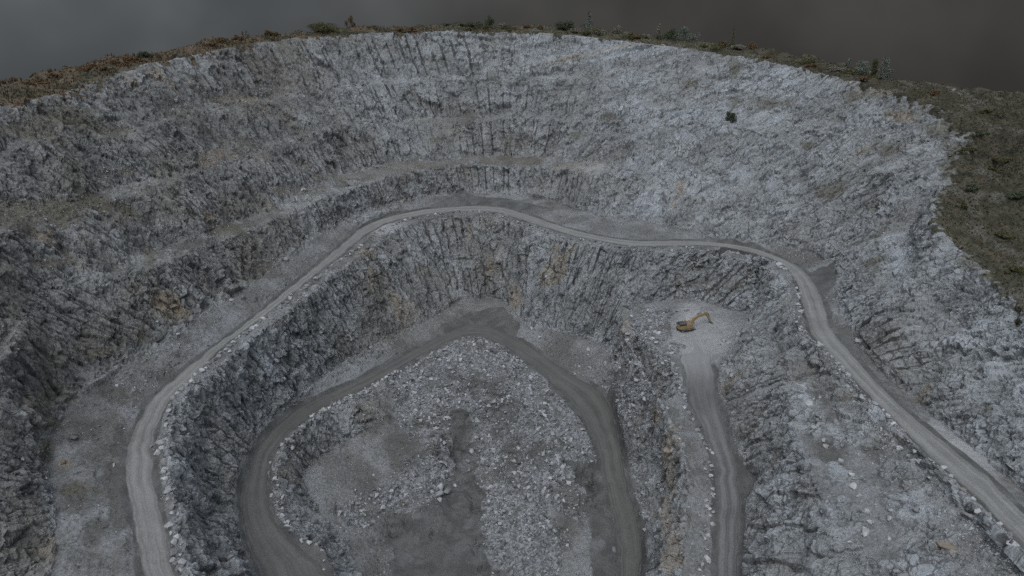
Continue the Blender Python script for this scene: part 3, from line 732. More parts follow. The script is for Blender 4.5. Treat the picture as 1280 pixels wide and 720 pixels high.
# ------------------------------------------------------------------ roads
def mat_road(name, ca, cb, streak, dust, fade=None):
    m = bpy.data.materials.new(name); g = N(m)
    co = g.new('ShaderNodeTexCoord').outputs['Object']
    u, s = g.attr('across'), g.attr('along')
    uv = g.new('ShaderNodeCombineXYZ', {0: g.m('MULTIPLY', u, 9.), 1: g.m('MULTIPLY', s, .018)}).outputs[0]
    st = g.noise(uv, 1.0, 4, .7, .25); st2 = g.noise(uv, 3.2, 3, .7)
    f = g.m('MULTIPLY_ADD', st, .95, g.m('MULTIPLY', st2, .35)); f = g.m('MULTIPLY_ADD', g.noise(co, .16, 5, .65), .45, f)
    c = g.mix(g.ramp(f, .64, 1.10), ca, cb)
    # two beaten wheel tracks polished pale by the dump trucks, darker loose fines between and at the sides
    e = g.m('ABSOLUTE', g.m('SUBTRACT', u, .5))
    trk = g.m('MULTIPLY', g.ramp(g.m('ABSOLUTE', g.m('SUBTRACT', e, .19)), .13, .02), g.ramp(g.noise(co, .07, 3), .3, .6))
    c = g.mix(g.m('MULTIPLY', trk, streak), c, dust)
    edge = g.ramp(g.m('MULTIPLY_ADD', g.m('SUBTRACT', g.noise(co, .5, 4), .5), .22, e), .36, .5)
    c = g.mix(g.m('MULTIPLY', edge, .65), c, tuple(.62 * k for k in ca))
    if fade: c = g.mix(g.ramp(g.m('MULTIPLY_ADD', g.m('SUBTRACT', st, .5), 40., s), 30., 8.), c, fade)
    gr = g.noise(co, 3.2, 3, .7)
    c = g.mix(g.ramp(gr, .3, .72), g.mix(1, c, (.82, .82, .82), 'MULTIPLY'), g.mix(1, c, (1.18, 1.18, 1.18), 'MULTIPLY'))
    g.finish(c, .92, st, .5, .2, .2)
    return m

def ribbon(name, A, B, mat, crown=.06, sink=0.):
    n = int(np.linalg.norm(np.diff(A, axis=0), axis=1).sum() / 1.0)
    A, B = catmull(A, n), catmull(B, n); K = 13
    ph = rng2.normal(size=(2, n))
    for _ in range(3): ph = .25 * np.roll(ph, 1, 1) + .5 * ph + .25 * np.roll(ph, -1, 1)
    W_ = np.linalg.norm(B - A, axis=1)
    t = np.linspace(0, 1, K)[None, :]
    lo, hi = (-.3 + .55 * ph[0])[:, None] / W_[:, None], 1 + (.3 + .55 * ph[1])[:, None] / W_[:, None]
    tt = lo + (hi - lo) * t
    X = A[:, None, :] * (1 - tt[..., None]) + B[:, None, :] * tt[..., None]
    e = np.abs(t - .5) * 2
    X[..., 2] += crown * (1 - e ** 4) + .005 + .03 * np.sin(t * 40)
    X[:, 0, 2] -= .35; X[:, -1, 2] -= .35
    i = np.arange(n - 1)[:, None] * K + np.arange(K - 1)[None]
    T = np.stack([i, i + 1, i + K + 1, i + K], -1).reshape(-1, 4)
    if sink: X[:, :, 2] -= (sink * np.clip(1 - np.arange(n) / 9., 0, 1))[:, None] * (1 + .8 * np.sin(np.linspace(0, 9, K)))[None]
    o = make_mesh(name, X.reshape(-1, 3), T, mat, smooth=True)
    if o.data.polygons[0].normal.z < 0: o.data.flip_normals()
    s = np.r_[0, np.cumsum(np.linalg.norm(np.diff(.5 * (A + B), axis=0), axis=1))]
    attr(o, 'across', np.broadcast_to(t, (n, K)).ravel()); attr(o, 'along', np.repeat(s, K))
    o['kind'] = 'structure'
    return o
rng2 = np.random.default_rng(3)
ribbon('haul_road', up_out, up_in, mat_road('haul road', (.145, .146, .144), (.235, .236, .232), .5, (.28, .281, .275)))
ribbon('pit_road', pt_out, pt_in, mat_road('pit road', (.082, .083, .08), (.128, .128, .124), .35, (.155, .155, .15)))
ribbon('ramp_road', ra_l, ra_r, mat_road('ramp road', (.088, .09, .09), (.15, .152, .153), .5, (.21, .213, .218), (.235, .237, .242)), sink=.5)

# ------------------------------------------------------------------ boulders and rubble
def mat_stone(name, lo, hi, tint=(.3, .22, .13), tf=.0):
    m = bpy.data.materials.new(name); g = N(m)
    co = g.new('ShaderNodeTexCoord').outputs['Object']; oi = g.new('ShaderNodeObjectInfo').outputs['Random']
    p = g.new('ShaderNodeVectorMath', {0: co, 1: g.new('ShaderNodeCombineXYZ', {0: g.m('MULTIPLY', oi, 90.), 1: g.m('MULTIPLY', oi, 37.), 2: 0.}).outputs[0]}, operation='ADD').outputs[0]
    n = g.noise(p, 1.3, 6, .7, .4)
    f = g.m('MULTIPLY_ADD', g.m('SUBTRACT', oi, .5), .45, n)
    c = g.mix(g.ramp(f, .25, .8), lo, hi)
    c = g.mix(g.m('MULTIPLY', g.ramp(g.noise(p, .7, 4, .6), .5, .68), max(tf, .25)), c, tint)
    g.finish(c, .9, g.noise(p, 4., 6, .75), .6, .12, .25)
    return m
M_PALE = mat_stone('pale quarry stone', (.18, .185, .192), (.45, .463, .48))
M_TAN = mat_stone('ochre quarry stone', (.16, .14, .115), (.30, .265, .22), (.22, .16, .10), .55)

def hull_shape(n, sx, sy, sz, rng, flat=.0):
    p = rng.normal(size=(n, 3)); p /= np.linalg.norm(p, axis=1)[:, None]
    p *= rng.uniform(.82, 1.08, (n, 1)); p *= np.array([sx, sy, sz])
    bm = bmesh.new()
    for q in p: bm.verts.new(q)
    bmesh.ops.convex_hull(bm, input=bm.verts)
    bmesh.ops.delete(bm, geom=[v for v in bm.verts if not v.link_faces], context='VERTS')
    bmesh.ops.triangulate(bm, faces=bm.faces)
    bmesh.ops.recalc_face_normals(bm, faces=bm.faces)
    return bm

def boulder_mesh(i, mat):
    rng = np.random.default_rng(100 + i)
    bm = hull_shape(rng.integers(13, 22), .5 * rng.uniform(.95, 1.3), .5 * rng.uniform(.75, 1.0), .5 * rng.uniform(.55, .85), rng)
    bmesh.ops.bevel(bm, geom=list(bm.edges), offset=.035, segments=1, affect='EDGES')
    bmesh.ops.triangulate(bm, faces=bm.faces)
    bmesh.ops.subdivide_edges(bm, edges=[e for e in bm.edges if e.calc_length() > .22], cuts=1, use_grid_fill=True)
    for v in bm.verts:
        k = v.co * 6.0 + Vector((i * 3.1, 0, 0))
        v.co *= 1 + .035 * math.sin(k.x + 2 * math.sin(k.y)) * math.cos(k.z)
    me = bpy.data.meshes.new('boulder'); bm.to_mesh(me); bm.free(); me.materials.append(mat)
    return me
BM = [boulder_mesh(i, M_PALE) for i in range(16)]
BT = [boulder_mesh(40 + i, M_TAN) for i in range(3)]

def put_boulder(x, y, s, label, group=None, me=None, sink=.28, name='boulder', rot=None, z=None):
    o = bpy.data.objects.new(name, me or BM[random.randrange(len(BM))]); COL.objects.link(o)
    zz = ground_z(x, y) if z is None else z
    o.scale = (s * random.uniform(.9, 1.15), s * random.uniform(.85, 1.1), s * random.uniform(.85, 1.15))
    o.location = (x, y, zz + s * (.36 - sink))
    o.rotation_euler = rot or (random.uniform(-.35, .35), random.uniform(-.35, .35), random.uniform(0, 6.28))
    o['label'] = label; o['category'] = 'boulder'
    if group: o['group'] = group
    return o

cand = []     # x, y, size, label, group
def berm_row(line, step, smin, smax, label, group, side=.5, extra=0., skip=lambda p: False):
    L = np.linalg.norm(np.diff(line, axis=0), axis=1).sum()
    n = int(L / step); q = catmull(line, n)
    for p in q:
        if skip(p): continue
        for e in range(1 + (random.random() < extra) + (random.random() < extra * .5)):
            if random.random() < .1: continue
            s = random.uniform(smin, smax) * (1.25 if random.random() < .12 else 1)
            cand.append((p[0] + random.gauss(0, side) + (random.uniform(-1.6, 1.6) if e else 0), p[1] + random.gauss(0, side) + (random.uniform(-1.6, 1.6) if e else 0), s * (.75 if e else 1), label, group))
def west(p): return p[0] < -20
berm_row(up_berm, 1.9, 1.2, 2.2, 'pale angular boulder in the row lining the western stretch of the upper haul road', 'boulders along the western upper haul road', .32, .12, lambda p: not west(p))
berm_row(up_berm, 2.1, 1.0, 1.9, 'pale angular boulder in the row lining the eastern stretch of the upper haul road', 'boulders along the eastern upper haul road', .45, .15, west)
berm_row(pt_berm, 1.5, 1.1, 2.0, 'pale boulder in the curved rock barrier around the inner pit road', 'boulders along the pit road loop', .5, .75)
berm_row(ra_berm, 1.5, .9, 1.6, 'pale boulder in the barrier along the cliff edge of the ramp road', 'boulders along the ramp road', .4, .45)
singles = []
def at_px(u, v):
    """ground point seen at a measured pixel of the survey photograph"""
    s = (D1 > 20) & (np.abs(U1 - u) < 6) & (np.abs(W1 - v) < 6)
    ids = np.nonzero(s)[0]
    ids = ids[D1[ids] < D1[ids].min() + 12]
    k = ids[np.argmin((U1[ids] - u) ** 2 + (W1[ids] - v) ** 2)]
    return V1[k]
U1, W1, D1 = to_px(V1)
for u, v, wpx in ((1003, 480, 8), (1003, 503, 11), (1008, 515, 8), (1025, 540, 12), (1032, 549, 6), (1037, 559, 7), (1042, 567, 7), (1050, 581, 8), (1055, 593, 10), (1064, 607, 11), (1071, 623, 10),
                  (1076, 639, 10), (1082, 648, 9), (1107, 657, 9), (1092, 664, 10), (1095, 672, 9), (1104, 675, 8), (1112, 706, 9), (1091, 604, 7), (1090, 652, 6), (1000, 492, 7), (1018, 528, 6), (1110, 645, 7), (1098, 640, 6)):
    p = at_px(u, v); cand.append((p[0] + random.gauss(0, .9), p[1] + random.gauss(0, .9), wpx * random.uniform(.6, 1.2) * math.hypot(p[1], p[2] - H) / F * 1.15, 'pale block scattered along the gravel bench between ramp and eastern haul road', 'blocks scattered along the eastern gravel bench'))
for u, v, wpx in ((801, 412, 6), (812, 402, 7), (818, 410, 6), (823, 417, 8), (815, 424, 7), (829, 425, 7), (836, 434, 6), (820, 429, 6), (824, 406, 5), (808, 416, 5), (906, 427, 6), (911, 430, 7), (903, 431, 7), (912, 422, 5), (840, 442, 6)):
    p = at_px(u, v); cand.append((p[0], p[1], wpx * math.hypot(p[1], p[2] - H) / F * 1.1, 'pale block lying at the edge of the excavator pad', 'blocks around the excavator pad'))
for u, v, wpx in ((562, 600, 7), (556, 596, 7), (568, 607, 6), (560, 590, 6), (546, 596, 6), (565, 594, 5), (590, 566, 10), (587, 577, 7), (682, 595, 8), (644, 592, 7), (697, 620, 6), (698, 637, 7), (620, 606, 6), (680, 505, 7), (610, 470, 6), (706, 560, 6), (640, 540, 6), (730, 560, 7), (660, 610, 8), (654, 625, 6)):
    p = at_px(u, v); cand.append((p[0], p[1], wpx * math.hypot(p[1], p[2] - H) / F * 1.1, 'large pale block standing out of the rubble in the pit', 'large blocks in the pit rubble'))
uu, vv, dd = to_px(np.array([(c[0], c[1], 40.) for c in cand]))
def app(c):
    z = ground_z(c[0], c[1]); u, v, d = to_px((c[0], c[1], z))
    return (c[2] / d if -10 < u < 1290 and v < 735 else 0), z
sc_ = [app(c) for c in cand]
order = sorted(range(len(cand)), key=lambda i: -sc_[i][0])
print('boulder candidates', len(cand), 'in view', sum(a > 0 for a, _ in sc_))
for i in order[:285]:
    c = cand[i]; put_boulder(c[0], c[1], c[2], c[3], c[4], z=sc_[i][1])
rest = [(cand[i][0], cand[i][1], sc_[i][1], cand[i][2]) for i in order[285:]]

# singled-out blocks
for u, v, wpx, lab in ((549, 620, 15, 'biggest pale block at the foot of the rubble spur on the pit floor'), (559, 616, 12, 'pale block right beside the biggest one at the rubble spur foot'),
                       (551, 610, 13, 'squat block just behind the biggest pale one at the rubble spur foot'), (551, 627, 9, 'small low pale block lying in front of the rubble spur foot'),
                       (1207, 648, 16, 'white slab leaning on the slope just below the eastern haul road boulders'), (1192, 114, 6, 'small white stone lying on the turf of the eastern rim')):
    p = at_px(u, v); put_boulder(p[0], p[1], wpx * math.hypot(p[1], p[2] - H) / F, lab, sink=.15, name='stone' if v == 114 else 'boulder')
for u, v, wpx, lab, sk in ((838, 556, 15, 'tan upright rock slab on the cliff between rubble and ramp road', .22), (1184, 684, 22, 'orange brown weathered boulder below the eastern haul road', .35), (79, 577, 12, 'rust brown lump of weathered rock on the western gravel shoulder', .3)):
    p = at_px(u, v); put_boulder(p[0], p[1], wpx * math.hypot(p[1], p[2] - H) / F, lab, me=BT[(u // 3) % 3], sink=sk)

# loose rubble: countless broken stones on the blasted heaps, thinner scatter on benches and slopes
protos = []
for i in range(10):
    rng = np.random.default_rng(300 + i)
    bm = hull_shape(9, .5 * rng.uniform(.9, 1.3), .5 * rng.uniform(.7, 1), .5 * rng.uniform(.5, .9), rng)
    bm.verts.index_update()
    protos.append((np.array([v.co[:] for v in bm.verts]), np.array([[v.index for v in f.verts] for f in bm.faces]))); bm.free()

def scatter(pos, size, rng):
    Vs_, Ts_, tn, off = [], [], [], 0
    k = rng.integers(0, 10, len(pos))
    for i, (pv, pt) in enumerate(protos):
        s = np.nonzero(k == i)[0]
        if len(s) == 0: continue
        a, b, c = rng.uniform(0, 6.28, len(s)), rng.normal(0, .4, len(s)), rng.normal(0, .4, len(s))
        ca, sa, cb, sb, cc, scn = np.cos(a), np.sin(a), np.cos(b), np.sin(b), np.cos(c), np.sin(c)
        Rz = np.zeros((len(s), 3, 3)); Rz[:, 0, 0] = ca; Rz[:, 0, 1] = -sa; Rz[:, 1, 0] = sa; Rz[:, 1, 1] = ca; Rz[:, 2, 2] = 1
        Rx = np.zeros_like(Rz); Rx[:, 0, 0] = 1; Rx[:, 1, 1] = cb; Rx[:, 1, 2] = -sb; Rx[:, 2, 1] = sb; Rx[:, 2, 2] = cb
        Ry = np.zeros_like(Rz); Ry[:, 1, 1] = 1; Ry[:, 0, 0] = cc; Ry[:, 0, 2] = scn; Ry[:, 2, 0] = -scn; Ry[:, 2, 2] = cc
        R = Rz @ Rx @ Ry
        sc3 = size[s][:, None] * rng.uniform(.8, 1.2, (len(s), 3))
        X = np.einsum('nij,nkj->nki', R, pv[None] * sc3[:, None, :]) + pos[s][:, None, :]
        Vs_.append(X.reshape(-1, 3)); Ts_.append((pt[None] + (off + np.arange(len(s)) * len(pv))[:, None, None]).reshape(-1, 3))
        tn.append(np.repeat(rng.uniform(0, 1, len(s)), len(pv))); off += len(s) * len(pv)
    return np.vstack(Vs_), np.vstack(Ts_), np.concatenate(tn)

tri = T0
ta = .5 * np.linalg.norm(np.cross(V1[tri[:, 1]] - V1[tri[:, 0]], V1[tri[:, 2]] - V1[tri[:, 0]]), axis=1)
cu = U1[tri].mean(1); cv = W1[tri].mean(1)
vis = (cu > -40) & (cu < 1320) & (cv > 0) & (cv < 760) & (D1[tri].mean(1) > 20)
inner = (d_rim[tri].mean(1) < 0) & (d_road[tri].mean(1) > .6)
def pick(wt, n, rng):
    wt = wt * ta * vis; wt = wt / wt.sum()
    t = rng.choice(len(tri), n, p=wt)
    r = rng.uniform(size=(n, 2)); fl = r.sum(1) > 1; r[fl] = 1 - r[fl]
    A, B, C = V1[tri[t, 0]], V1[tri[t, 1]], V1[tri[t, 2]]
    return A + (B - A) * r[:, :1] + (C - A) * r[:, 1:]
rng = np.random.default_rng(11)
patch = sst(fbm(Pn / 14, 3, 77), -.25, .45)
w_rub = (rub * (1 - .6 * dark) * (1 - .97 * dirt) * (.25 + patch))[tri].mean(1) * inner
w_sc = ((1 - rock) * (1 - rub) * (1 - .97 * dirt) * sst(.985 - slope, 0, .12) * (.15 + patch) * (1 + 9 * np.exp(-(d_berm / 2.0) ** 2) + 2 * rough))[tri].mean(1) * inner
w_rk = (rock * (.1 + patch ** 2))[tri].mean(1) * inner
pos = np.vstack([pick(w_rub, 17000, rng), pick(w_sc, 21000, rng), pick(w_rk, 2500, rng)])
size = np.r_[.30 + .32 * rng.pareto(2.25, 17000), .25 + .20 * rng.pareto(2.8, 21000), .3 + .25 * rng.pareto(3, 2500)].clip(.2, 2.3)
pos[:, 2] += size * .12
rp = np.array(rest); extra_pos = np.c_[rp[:, 0], rp[:, 1], rp[:, 2] + rp[:, 3] * .15]
Vr, Tr, tr_ = scatter(np.vstack([pos, extra_pos]), np.r_[size, rp[:, 3]], rng)
m = bpy.data.materials.new('broken stone'); g = N(m)
co_ = g.new('ShaderNodeTexCoord').outputs['Object']
f = g.m('MULTIPLY_ADD', g.noise(co_, 1.6, 4, .65), .7, g.m('MULTIPLY', g.attr('tint'), .7))
g.finish(g.mix(g.ramp(f, .3, 1.1), (.115, .118, .124), (.40, .412, .43)), .9, g.noise(co_, 5., 4, .7), .5, .1, .2)
rb = make_mesh('rubble', Vr, Tr, m); attr(rb, 'tint', tr_)
rb['kind'] = 'stuff'; rb['label'] = 'grey blasted rubble strewn over the pit heaps and benches'; rb['category'] = 'rubble'

# ------------------------------------------------------------------ vegetation on the rim
def mat_leaf(name, lo, hi):
    m = bpy.data.materials.new(name); g = N(m)
    co = g.new('ShaderNodeTexCoord').outputs['Object']
    f = g.m('MULTIPLY_ADD', g.noise(co, .9, 4, .6), .8, g.m('MULTIPLY', g.attr('tint'), .5))
    b = g.finish(g.mix(g.ramp(f, .3, 1.0), lo, hi), .75, spec=.2)
    return m
M_GREEN = mat_leaf('evergreen leaves', (.045, .055, .036), (.11, .13, .08))
M_OLIVE = mat_leaf('olive leaves', (.055, .058, .028), (.135, .13, .065))
M_BLUE = mat_leaf('blue green needles', (.085, .10, .085), (.22, .25, .205))
M_BROWN = mat_leaf('dead bracken', (.085, .055, .03), (.21, .14, .075))
M_GREY = mat_leaf('dry twigs', (.12, .11, .09), (.28, .26, .22))
M_BARK = mat_stone('bark', (.05, .042, .033), (.13, .11, .09))

def leaves(centers, radii, n, size, rng):
    """leaf blades spread through ellipsoid clumps"""
    k = rng.integers(0, len(centers), n)
    d = rng.normal(size=(n, 3)); d /= np.linalg.norm(d, axis=1)[:, None]
    p = centers[k] + d * radii[k] * rng.uniform(.35, 1.05, (n, 1)) ** .6
    a = rng.normal(size=(n, 3)); a /= np.linalg.norm(a, axis=1)[:, None]
    b = np.cross(a, rng.normal(size=(n, 3))); b /= np.maximum(np.linalg.norm(b, axis=1), 1e-6)[:, None]
    s = size * rng.uniform(.6, 1.4, (n, 1))
    V = np.stack([p - a * s, p - b * s * .45, p + a * s, p + b * s * .45], 1).reshape(-1, 3)
    return V, np.arange(4 * n).reshape(-1, 4), np.repeat(rng.uniform(0, 1, n), 4)

def tube(pts, radii, seg=6):
    pts = [Vector(p) for p in pts]; V, T = [], []
    for i, p in enumerate(pts):
        d = (pts[min(i + 1, len(pts) - 1)] - pts[max(i - 1, 0)]).normalized()
        x = d.orthogonal().normalized(); y = d.cross(x)
        for s in range(seg):
            t = s / seg * math.tau; V.append(p + (x * math.cos(t) + y * math.sin(t)) * radii[i])
    for i in range(len(pts) - 1):
        for s in range(seg): T.append((i * seg + s, i * seg + (s + 1) % seg, (i + 1) * seg + (s + 1) % seg, (i + 1) * seg + s))
    return np.array([v[:] for v in V]), np.array(T)

def plant(name, cat, u, v_base, wpx, hpx, d, mat, label, form='bush', group=None, lean=0., dens=1.0, seed=0):
    rng = np.random.default_rng(1000 + int(u * 3) + seed)
    x, y, _ = PD(u, v_base, d)
    z = ground_z(x, y, 2.)
    root = bpy.data.objects.new(name, None); COL.objects.link(root); root.location = (x, y, z - .15)
    root['label'] = label; root['category'] = cat
    if group: root['group'] = group
    w_, h_ = wpx * d / F, hpx * d / F / .93
    if form == 'bush':
        n = max(4, int(w_ * 2.2)); c = np.c_[rng.normal(0, w_ * .26, n), rng.normal(0, w_ * .22, n), rng.uniform(.25, .8, n) * h_]
        c[:, 2] *= 1 - .55 * np.clip(np.abs(c[:, 0]) / (w_ * .6), 0, 1)
        r = np.c_[np.full(n, w_ * .17), np.full(n, w_ * .17), np.full(n, h_ * .2)] * rng.uniform(.7, 1.3, (n, 1))
        V, T, tn = leaves(c, r, int(1500 * dens * (.6 + w_ / 6)), .24, rng)
        stems = [([(0, 0, 0), (a * .4, b * .4, cz * .5), (a, b, cz)], [.07, .05, .02]) for a, b, cz in c[:5]]
    elif form == 'conifer':
        n = 16; t = np.linspace(.12, 1, n)
        c = np.c_[lean * t * h_ + rng.normal(0, .05 * w_, n), rng.normal(0, .05 * w_, n), t * h_]
        rr = w_ * .5 * (1.02 - t ** 1.3) + .08
        r = np.c_[rr, rr, np.full(n, h_ * .06)]
        V, T, tn = leaves(c, r, int(1500 * dens), .26, rng)
        stems = [([(0, 0, 0), (lean * .5 * h_, 0, .5 * h_), (lean * .97 * h_, 0, h_ * .97)], [.12, .08, .02])]
    else:   # column: narrow sapling, foliage thickest near the top
        n = 14; t = np.linspace(.18, 1, n)
        c = np.c_[lean * t * h_ + rng.normal(0, .06 * w_, n), rng.normal(0, .06 * w_, n), t * h_ * .95]
        rr = w_ * .48 * (.55 + .5 * np.sin(t * 2.6))
        r = np.c_[rr, rr, np.full(n, h_ * .07)]
        V, T, tn = leaves(c, r, int(1300 * dens), .26, rng)
        stems = [([(0, 0, 0), (lean * .5 * h_, 0, .5 * h_), (lean * .9 * h_, 0, h_ * .9)], [.12, .08, .03])]
    o = make_mesh('crown' if form != 'bush' else 'foliage', V, T, mat, root); attr(o, 'tint', tn)
    sv, st_, off = [], [], 0
    for a, b in stems:
        vv_, tt_ = tube(a, b); sv.append(vv_); st_.append(tt_ + off); off += len(vv_)
    make_mesh('trunk' if form != 'bush' else 'stems', np.vstack(sv), np.vstack(st_), M_BARK, root)
    return root

def skyline_d(u): return float(np.interp(u, [0, 60, 120, 180, 240, 330, 430, 540, 655, 760, 850, 930, 1010, 1098, 1162, 1240], [222, 240, 256, 280, 304, 340, 374, 391, 396, 386, 372, 354, 322, 293, 270, 262]))
PL = [
 ('shrub', 'shrub', 307, 47, 9, 17, 'bush', M_GREY, 'tall pale dead shrub standing alone on the western rim', .6),
 ('shrub', 'shrub', 298, 47, 13, 8, 'bush', M_BROWN, 'low brown shrub at the foot of the tall dead one on the rim', .7),
 ('shrub', 'shrub', 339, 44, 16, 9, 'bush', M_BROWN, 'rounded rusty bracken clump right of the tall dead shrub', 1.2),
 ('shrub', 'shrub', 402, 40, 44, 12, 'bush', M_OLIVE, 'broad olive thicket on the rim left of centre', 1.3),
 ('shrub', 'shrub', 440, 39, 12, 14, 'bush', M_BROWN, 'orange brown twiggy shrub right of the broad olive thicket', .6),
 ('shrub', 'shrub', 597, 32, 9, 9, 'bush', M_GREEN, 'small dark bush left of its taller twin at mid rim', 1.0),
 ('shrub', 'shrub', 612, 32, 13, 15, 'bush', M_GREEN, 'taller of the two dark bushes at mid rim', 1.0),
 ('shrub', 'shrub', 706, 38, 30, 12, 'bush', M_GREEN, 'wide dark green bush left of the bluish fir on the rim', 1.2),
 ('fir_tree', 'tree', 736, 39, 15, 21, 'conifer', M_BLUE, 'small bluish green fir beside the wide dark bush', 1.0),
 ('shrub', 'shrub', 772, 38, 14, 10, 'bush', M_GREY, 'pale twiggy shrub on the rim right of the bluish fir', .6),
 ('sapling', 'tree', 823, 46, 6, 18, 'column', M_GREY, 'thin pale sapling at left end of the dark thicket', .6),
 ('shrub', 'shrub', 838, 45, 24, 14, 'bush', M_GREEN, 'dark green thicket right of the thin pale sapling', 1.4),
 ('shrub', 'shrub', 855, 46, 22, 17, 'bush', M_BLUE, 'bluish spiky bush at right end of the dark thicket', 1.2),
 ('shrub', 'shrub', 904, 52, 24, 9, 'bush', M_OLIVE, 'low olive bush below the slim upright sapling', 1.1),
 ('sapling', 'tree', 916, 52, 6, 23, 'conifer', M_OLIVE, 'slim upright sapling standing on the eastern half of rim', .3),
 ('shrub', 'shrub', 940, 54, 12, 10, 'bush', M_BROWN, 'orange brown shrub right of the slim upright sapling', .6),
 ('sapling', 'tree', 1058, 74, 5, 12, 'column', M_BLUE, 'tiny leaning sapling uphill from the three conifers', .6),
 ('fir_tree', 'tree', 1078, 89, 16, 17, 'column', M_BLUE, 'stubby rounded fir, leftmost of three on the eastern rim', 1.0),
 ('fir_tree', 'tree', 1092, 92, 8, 22, 'column', M_OLIVE, 'narrow yellowish fir between two bluish ones on the eastern rim', .9),
 ('fir_tree', 'tree', 1101, 92, 10, 25, 'column', M_BLUE, 'tallest bluish fir, rightmost of three on the eastern rim', .9),
 ('fir_tree', 'tree', 1104, 90, 8, 13, 'column', M_BLUE, 'short fir leaning out right of the tallest one', .7),
 ('shrub', 'shrub', 1170, 105, 16, 9, 'bush', M_BROWN, 'dry brown shrub on the skyline right of the conifers', .7),
 ('shrub', 'shrub', 180, 70, 18, 9, 'bush', M_GREEN, 'dark rounded bush on the brown western rim', 1.0),
 ('shrub', 'shrub', 110, 84, 30, 8, 'bush', M_BROWN, 'long low brown shrub on the western rim', 1.0),
 ('shrub', 'shrub', 145, 77, 14, 7, 'bush', M_BROWN, 'small rusty shrub left of the dark rounded bush', .7),
 ('shrub', 'shrub', 66, 93, 14, 6, 'bush', M_BROWN, 'low brown tuft nearest the western end of the rim', .7),
 ('shrub', 'shrub', 911, 152, 14, 14, 'bush', M_GREEN, 'dark green bush growing out of the upper rock face', 1.0),
]
for nm, cat, u, v, wp, hp, form, mat, lab, dens in PL:
    d = skyline_d(u)
    if v > 100 and u == 911:
        q = at_px(u, v); d = math.hypot(q[1], q[2] - H); d = float(to_px(q)[2])
    plant(nm, cat, u, v, wp, hp, d, mat, lab, form, lean={1058: .35, 1101: .16, 1104: .75}.get(u, 0.), dens=dens)

srng = np.random.default_rng(5)
for i in range(58):
    u = float(srng.uniform(455, 1150)) if i < 48 else float(srng.uniform(20, 300))
    t_ = srng.uniform(0, .9)
    sk = float(np.interp(u, [0, 60, 120, 180, 240, 330, 430, 540, 655, 760, 850, 930, 1010, 1098, 1162], [105, 92, 78, 66, 56, 43, 35, 33, 31, 37, 48, 58, 72, 92, 108]))
    cr_ = float(np.interp(u, [0, 55, 115, 178, 240, 330, 430, 540, 655, 760, 850, 930, 1010, 1090, 1165], [134, 123, 107, 84, 69, 53, 43, 40, 39, 49, 60, 70, 88, 108, 130]))
    d0 = skyline_d(u); d1 = d0 - 14
    plant('shrub', 'shrub', u, sk + (cr_ - sk) * t_ * .7, float(srng.uniform(9, 24)), float(srng.uniform(4, 8)), d0 + (d1 - d0) * t_, [M_GREEN, M_OLIVE, M_OLIVE, M_GREY, M_BROWN][int(srng.integers(0, 5))] if u > 455 else M_BROWN,
          'low scrubby shrub in the turf along the centre and east of the rim' if u > 455 else 'low brown shrub in the turf along the western rim', 'bush', 'low scrub along the centre and east of the rim' if u > 455 else 'low brown shrubs along the western rim', dens=.55, seed=i)
for u, v, wp, hp, d in ((1225, 165, 20, 8, 238), (1262, 190, 26, 9, 232), (1240, 215, 18, 8, 224), (1275, 250, 24, 9, 208), (1215, 240, 18, 8, 214), (1250, 290, 22, 8, 190), (1200, 262, 16, 7, 204), (1272, 330, 22, 8, 172), (1210, 190, 16, 8, 230), (1232, 140, 20, 7, 250)):
    plant('shrub', 'shrub', u, v, wp, hp, d, M_GREEN if u % 2 else M_OLIVE, 'low dark shrub on the grassy bank above the eastern wall', 'bush', 'shrubs on the eastern grassy bank', dens=.6)

# turf tufts, heather and bracken along the rim: nobody could count them
w_g = (grass * sst(d_rim, -1.5, 1.5))[tri].mean(1) * ((samp(R_lip, V1[:, 0], V1[:, 1])[tri].mean(1)) < 6)
n = 13000
gp = pick(w_g, n, rng); kk = fbm((gp / 16).astype(np.float32), 3, 91) + .4 * np.clip(-gp[:, 0] / 110 - .35, -1, 1)
hgt = rng.uniform(.25, .8, n) * (1 + 1.1 * sst(kk, .0, .5))
Vg, Tg, tg = [], [], []
B = 5
ang = rng.uniform(0, 6.28, (n, B)); le = rng.uniform(.15, .6, (n, B)); hh = hgt[:, None] * rng.uniform(.6, 1.1, (n, B)); wd = .10 + .10 * hgt[:, None]
cx, sx = np.cos(ang), np.sin(ang)
p0 = gp[:, None, :] - np.array([0, 0, .05])
base = np.stack([p0[..., 0] + cx * .12, p0[..., 1] + sx * .12, np.broadcast_to(p0[..., 2], ang.shape)], -1)
side = np.stack([-sx * wd, cx * wd, np.zeros_like(cx)], -1)
tip = base + np.stack([cx * le * hh, sx * le * hh, hh], -1)
Vg = np.stack([base - side, base + side, tip], 2).reshape(-1, 3); Tg = np.arange(len(Vg)).reshape(-1, 3)
m = bpy.data.materials.new('rim grass'); g = N(m)
c = g.mix(g.ramp(g.attr('tint'), .35, .75), (.068, .07, .05), (.125, .095, .066))
g.finish(g.mix(g.ramp(g.noise(g.new('ShaderNodeTexCoord').outputs['Object'], .5, 3), .35, .7, 0, .6), c, (.15, .14, .09)), .9, spec=.1)
go = make_mesh('grass', Vg, Tg, m); attr(go, 'tint', np.repeat(np.clip(.5 + .6 * kk + rng.normal(0, .15, n), 0, 1), 3 * B))
go['kind'] = 'stuff'; go['label'] = 'olive and rusty brown turf tufts along the quarry rim'; go['category'] = 'grass'

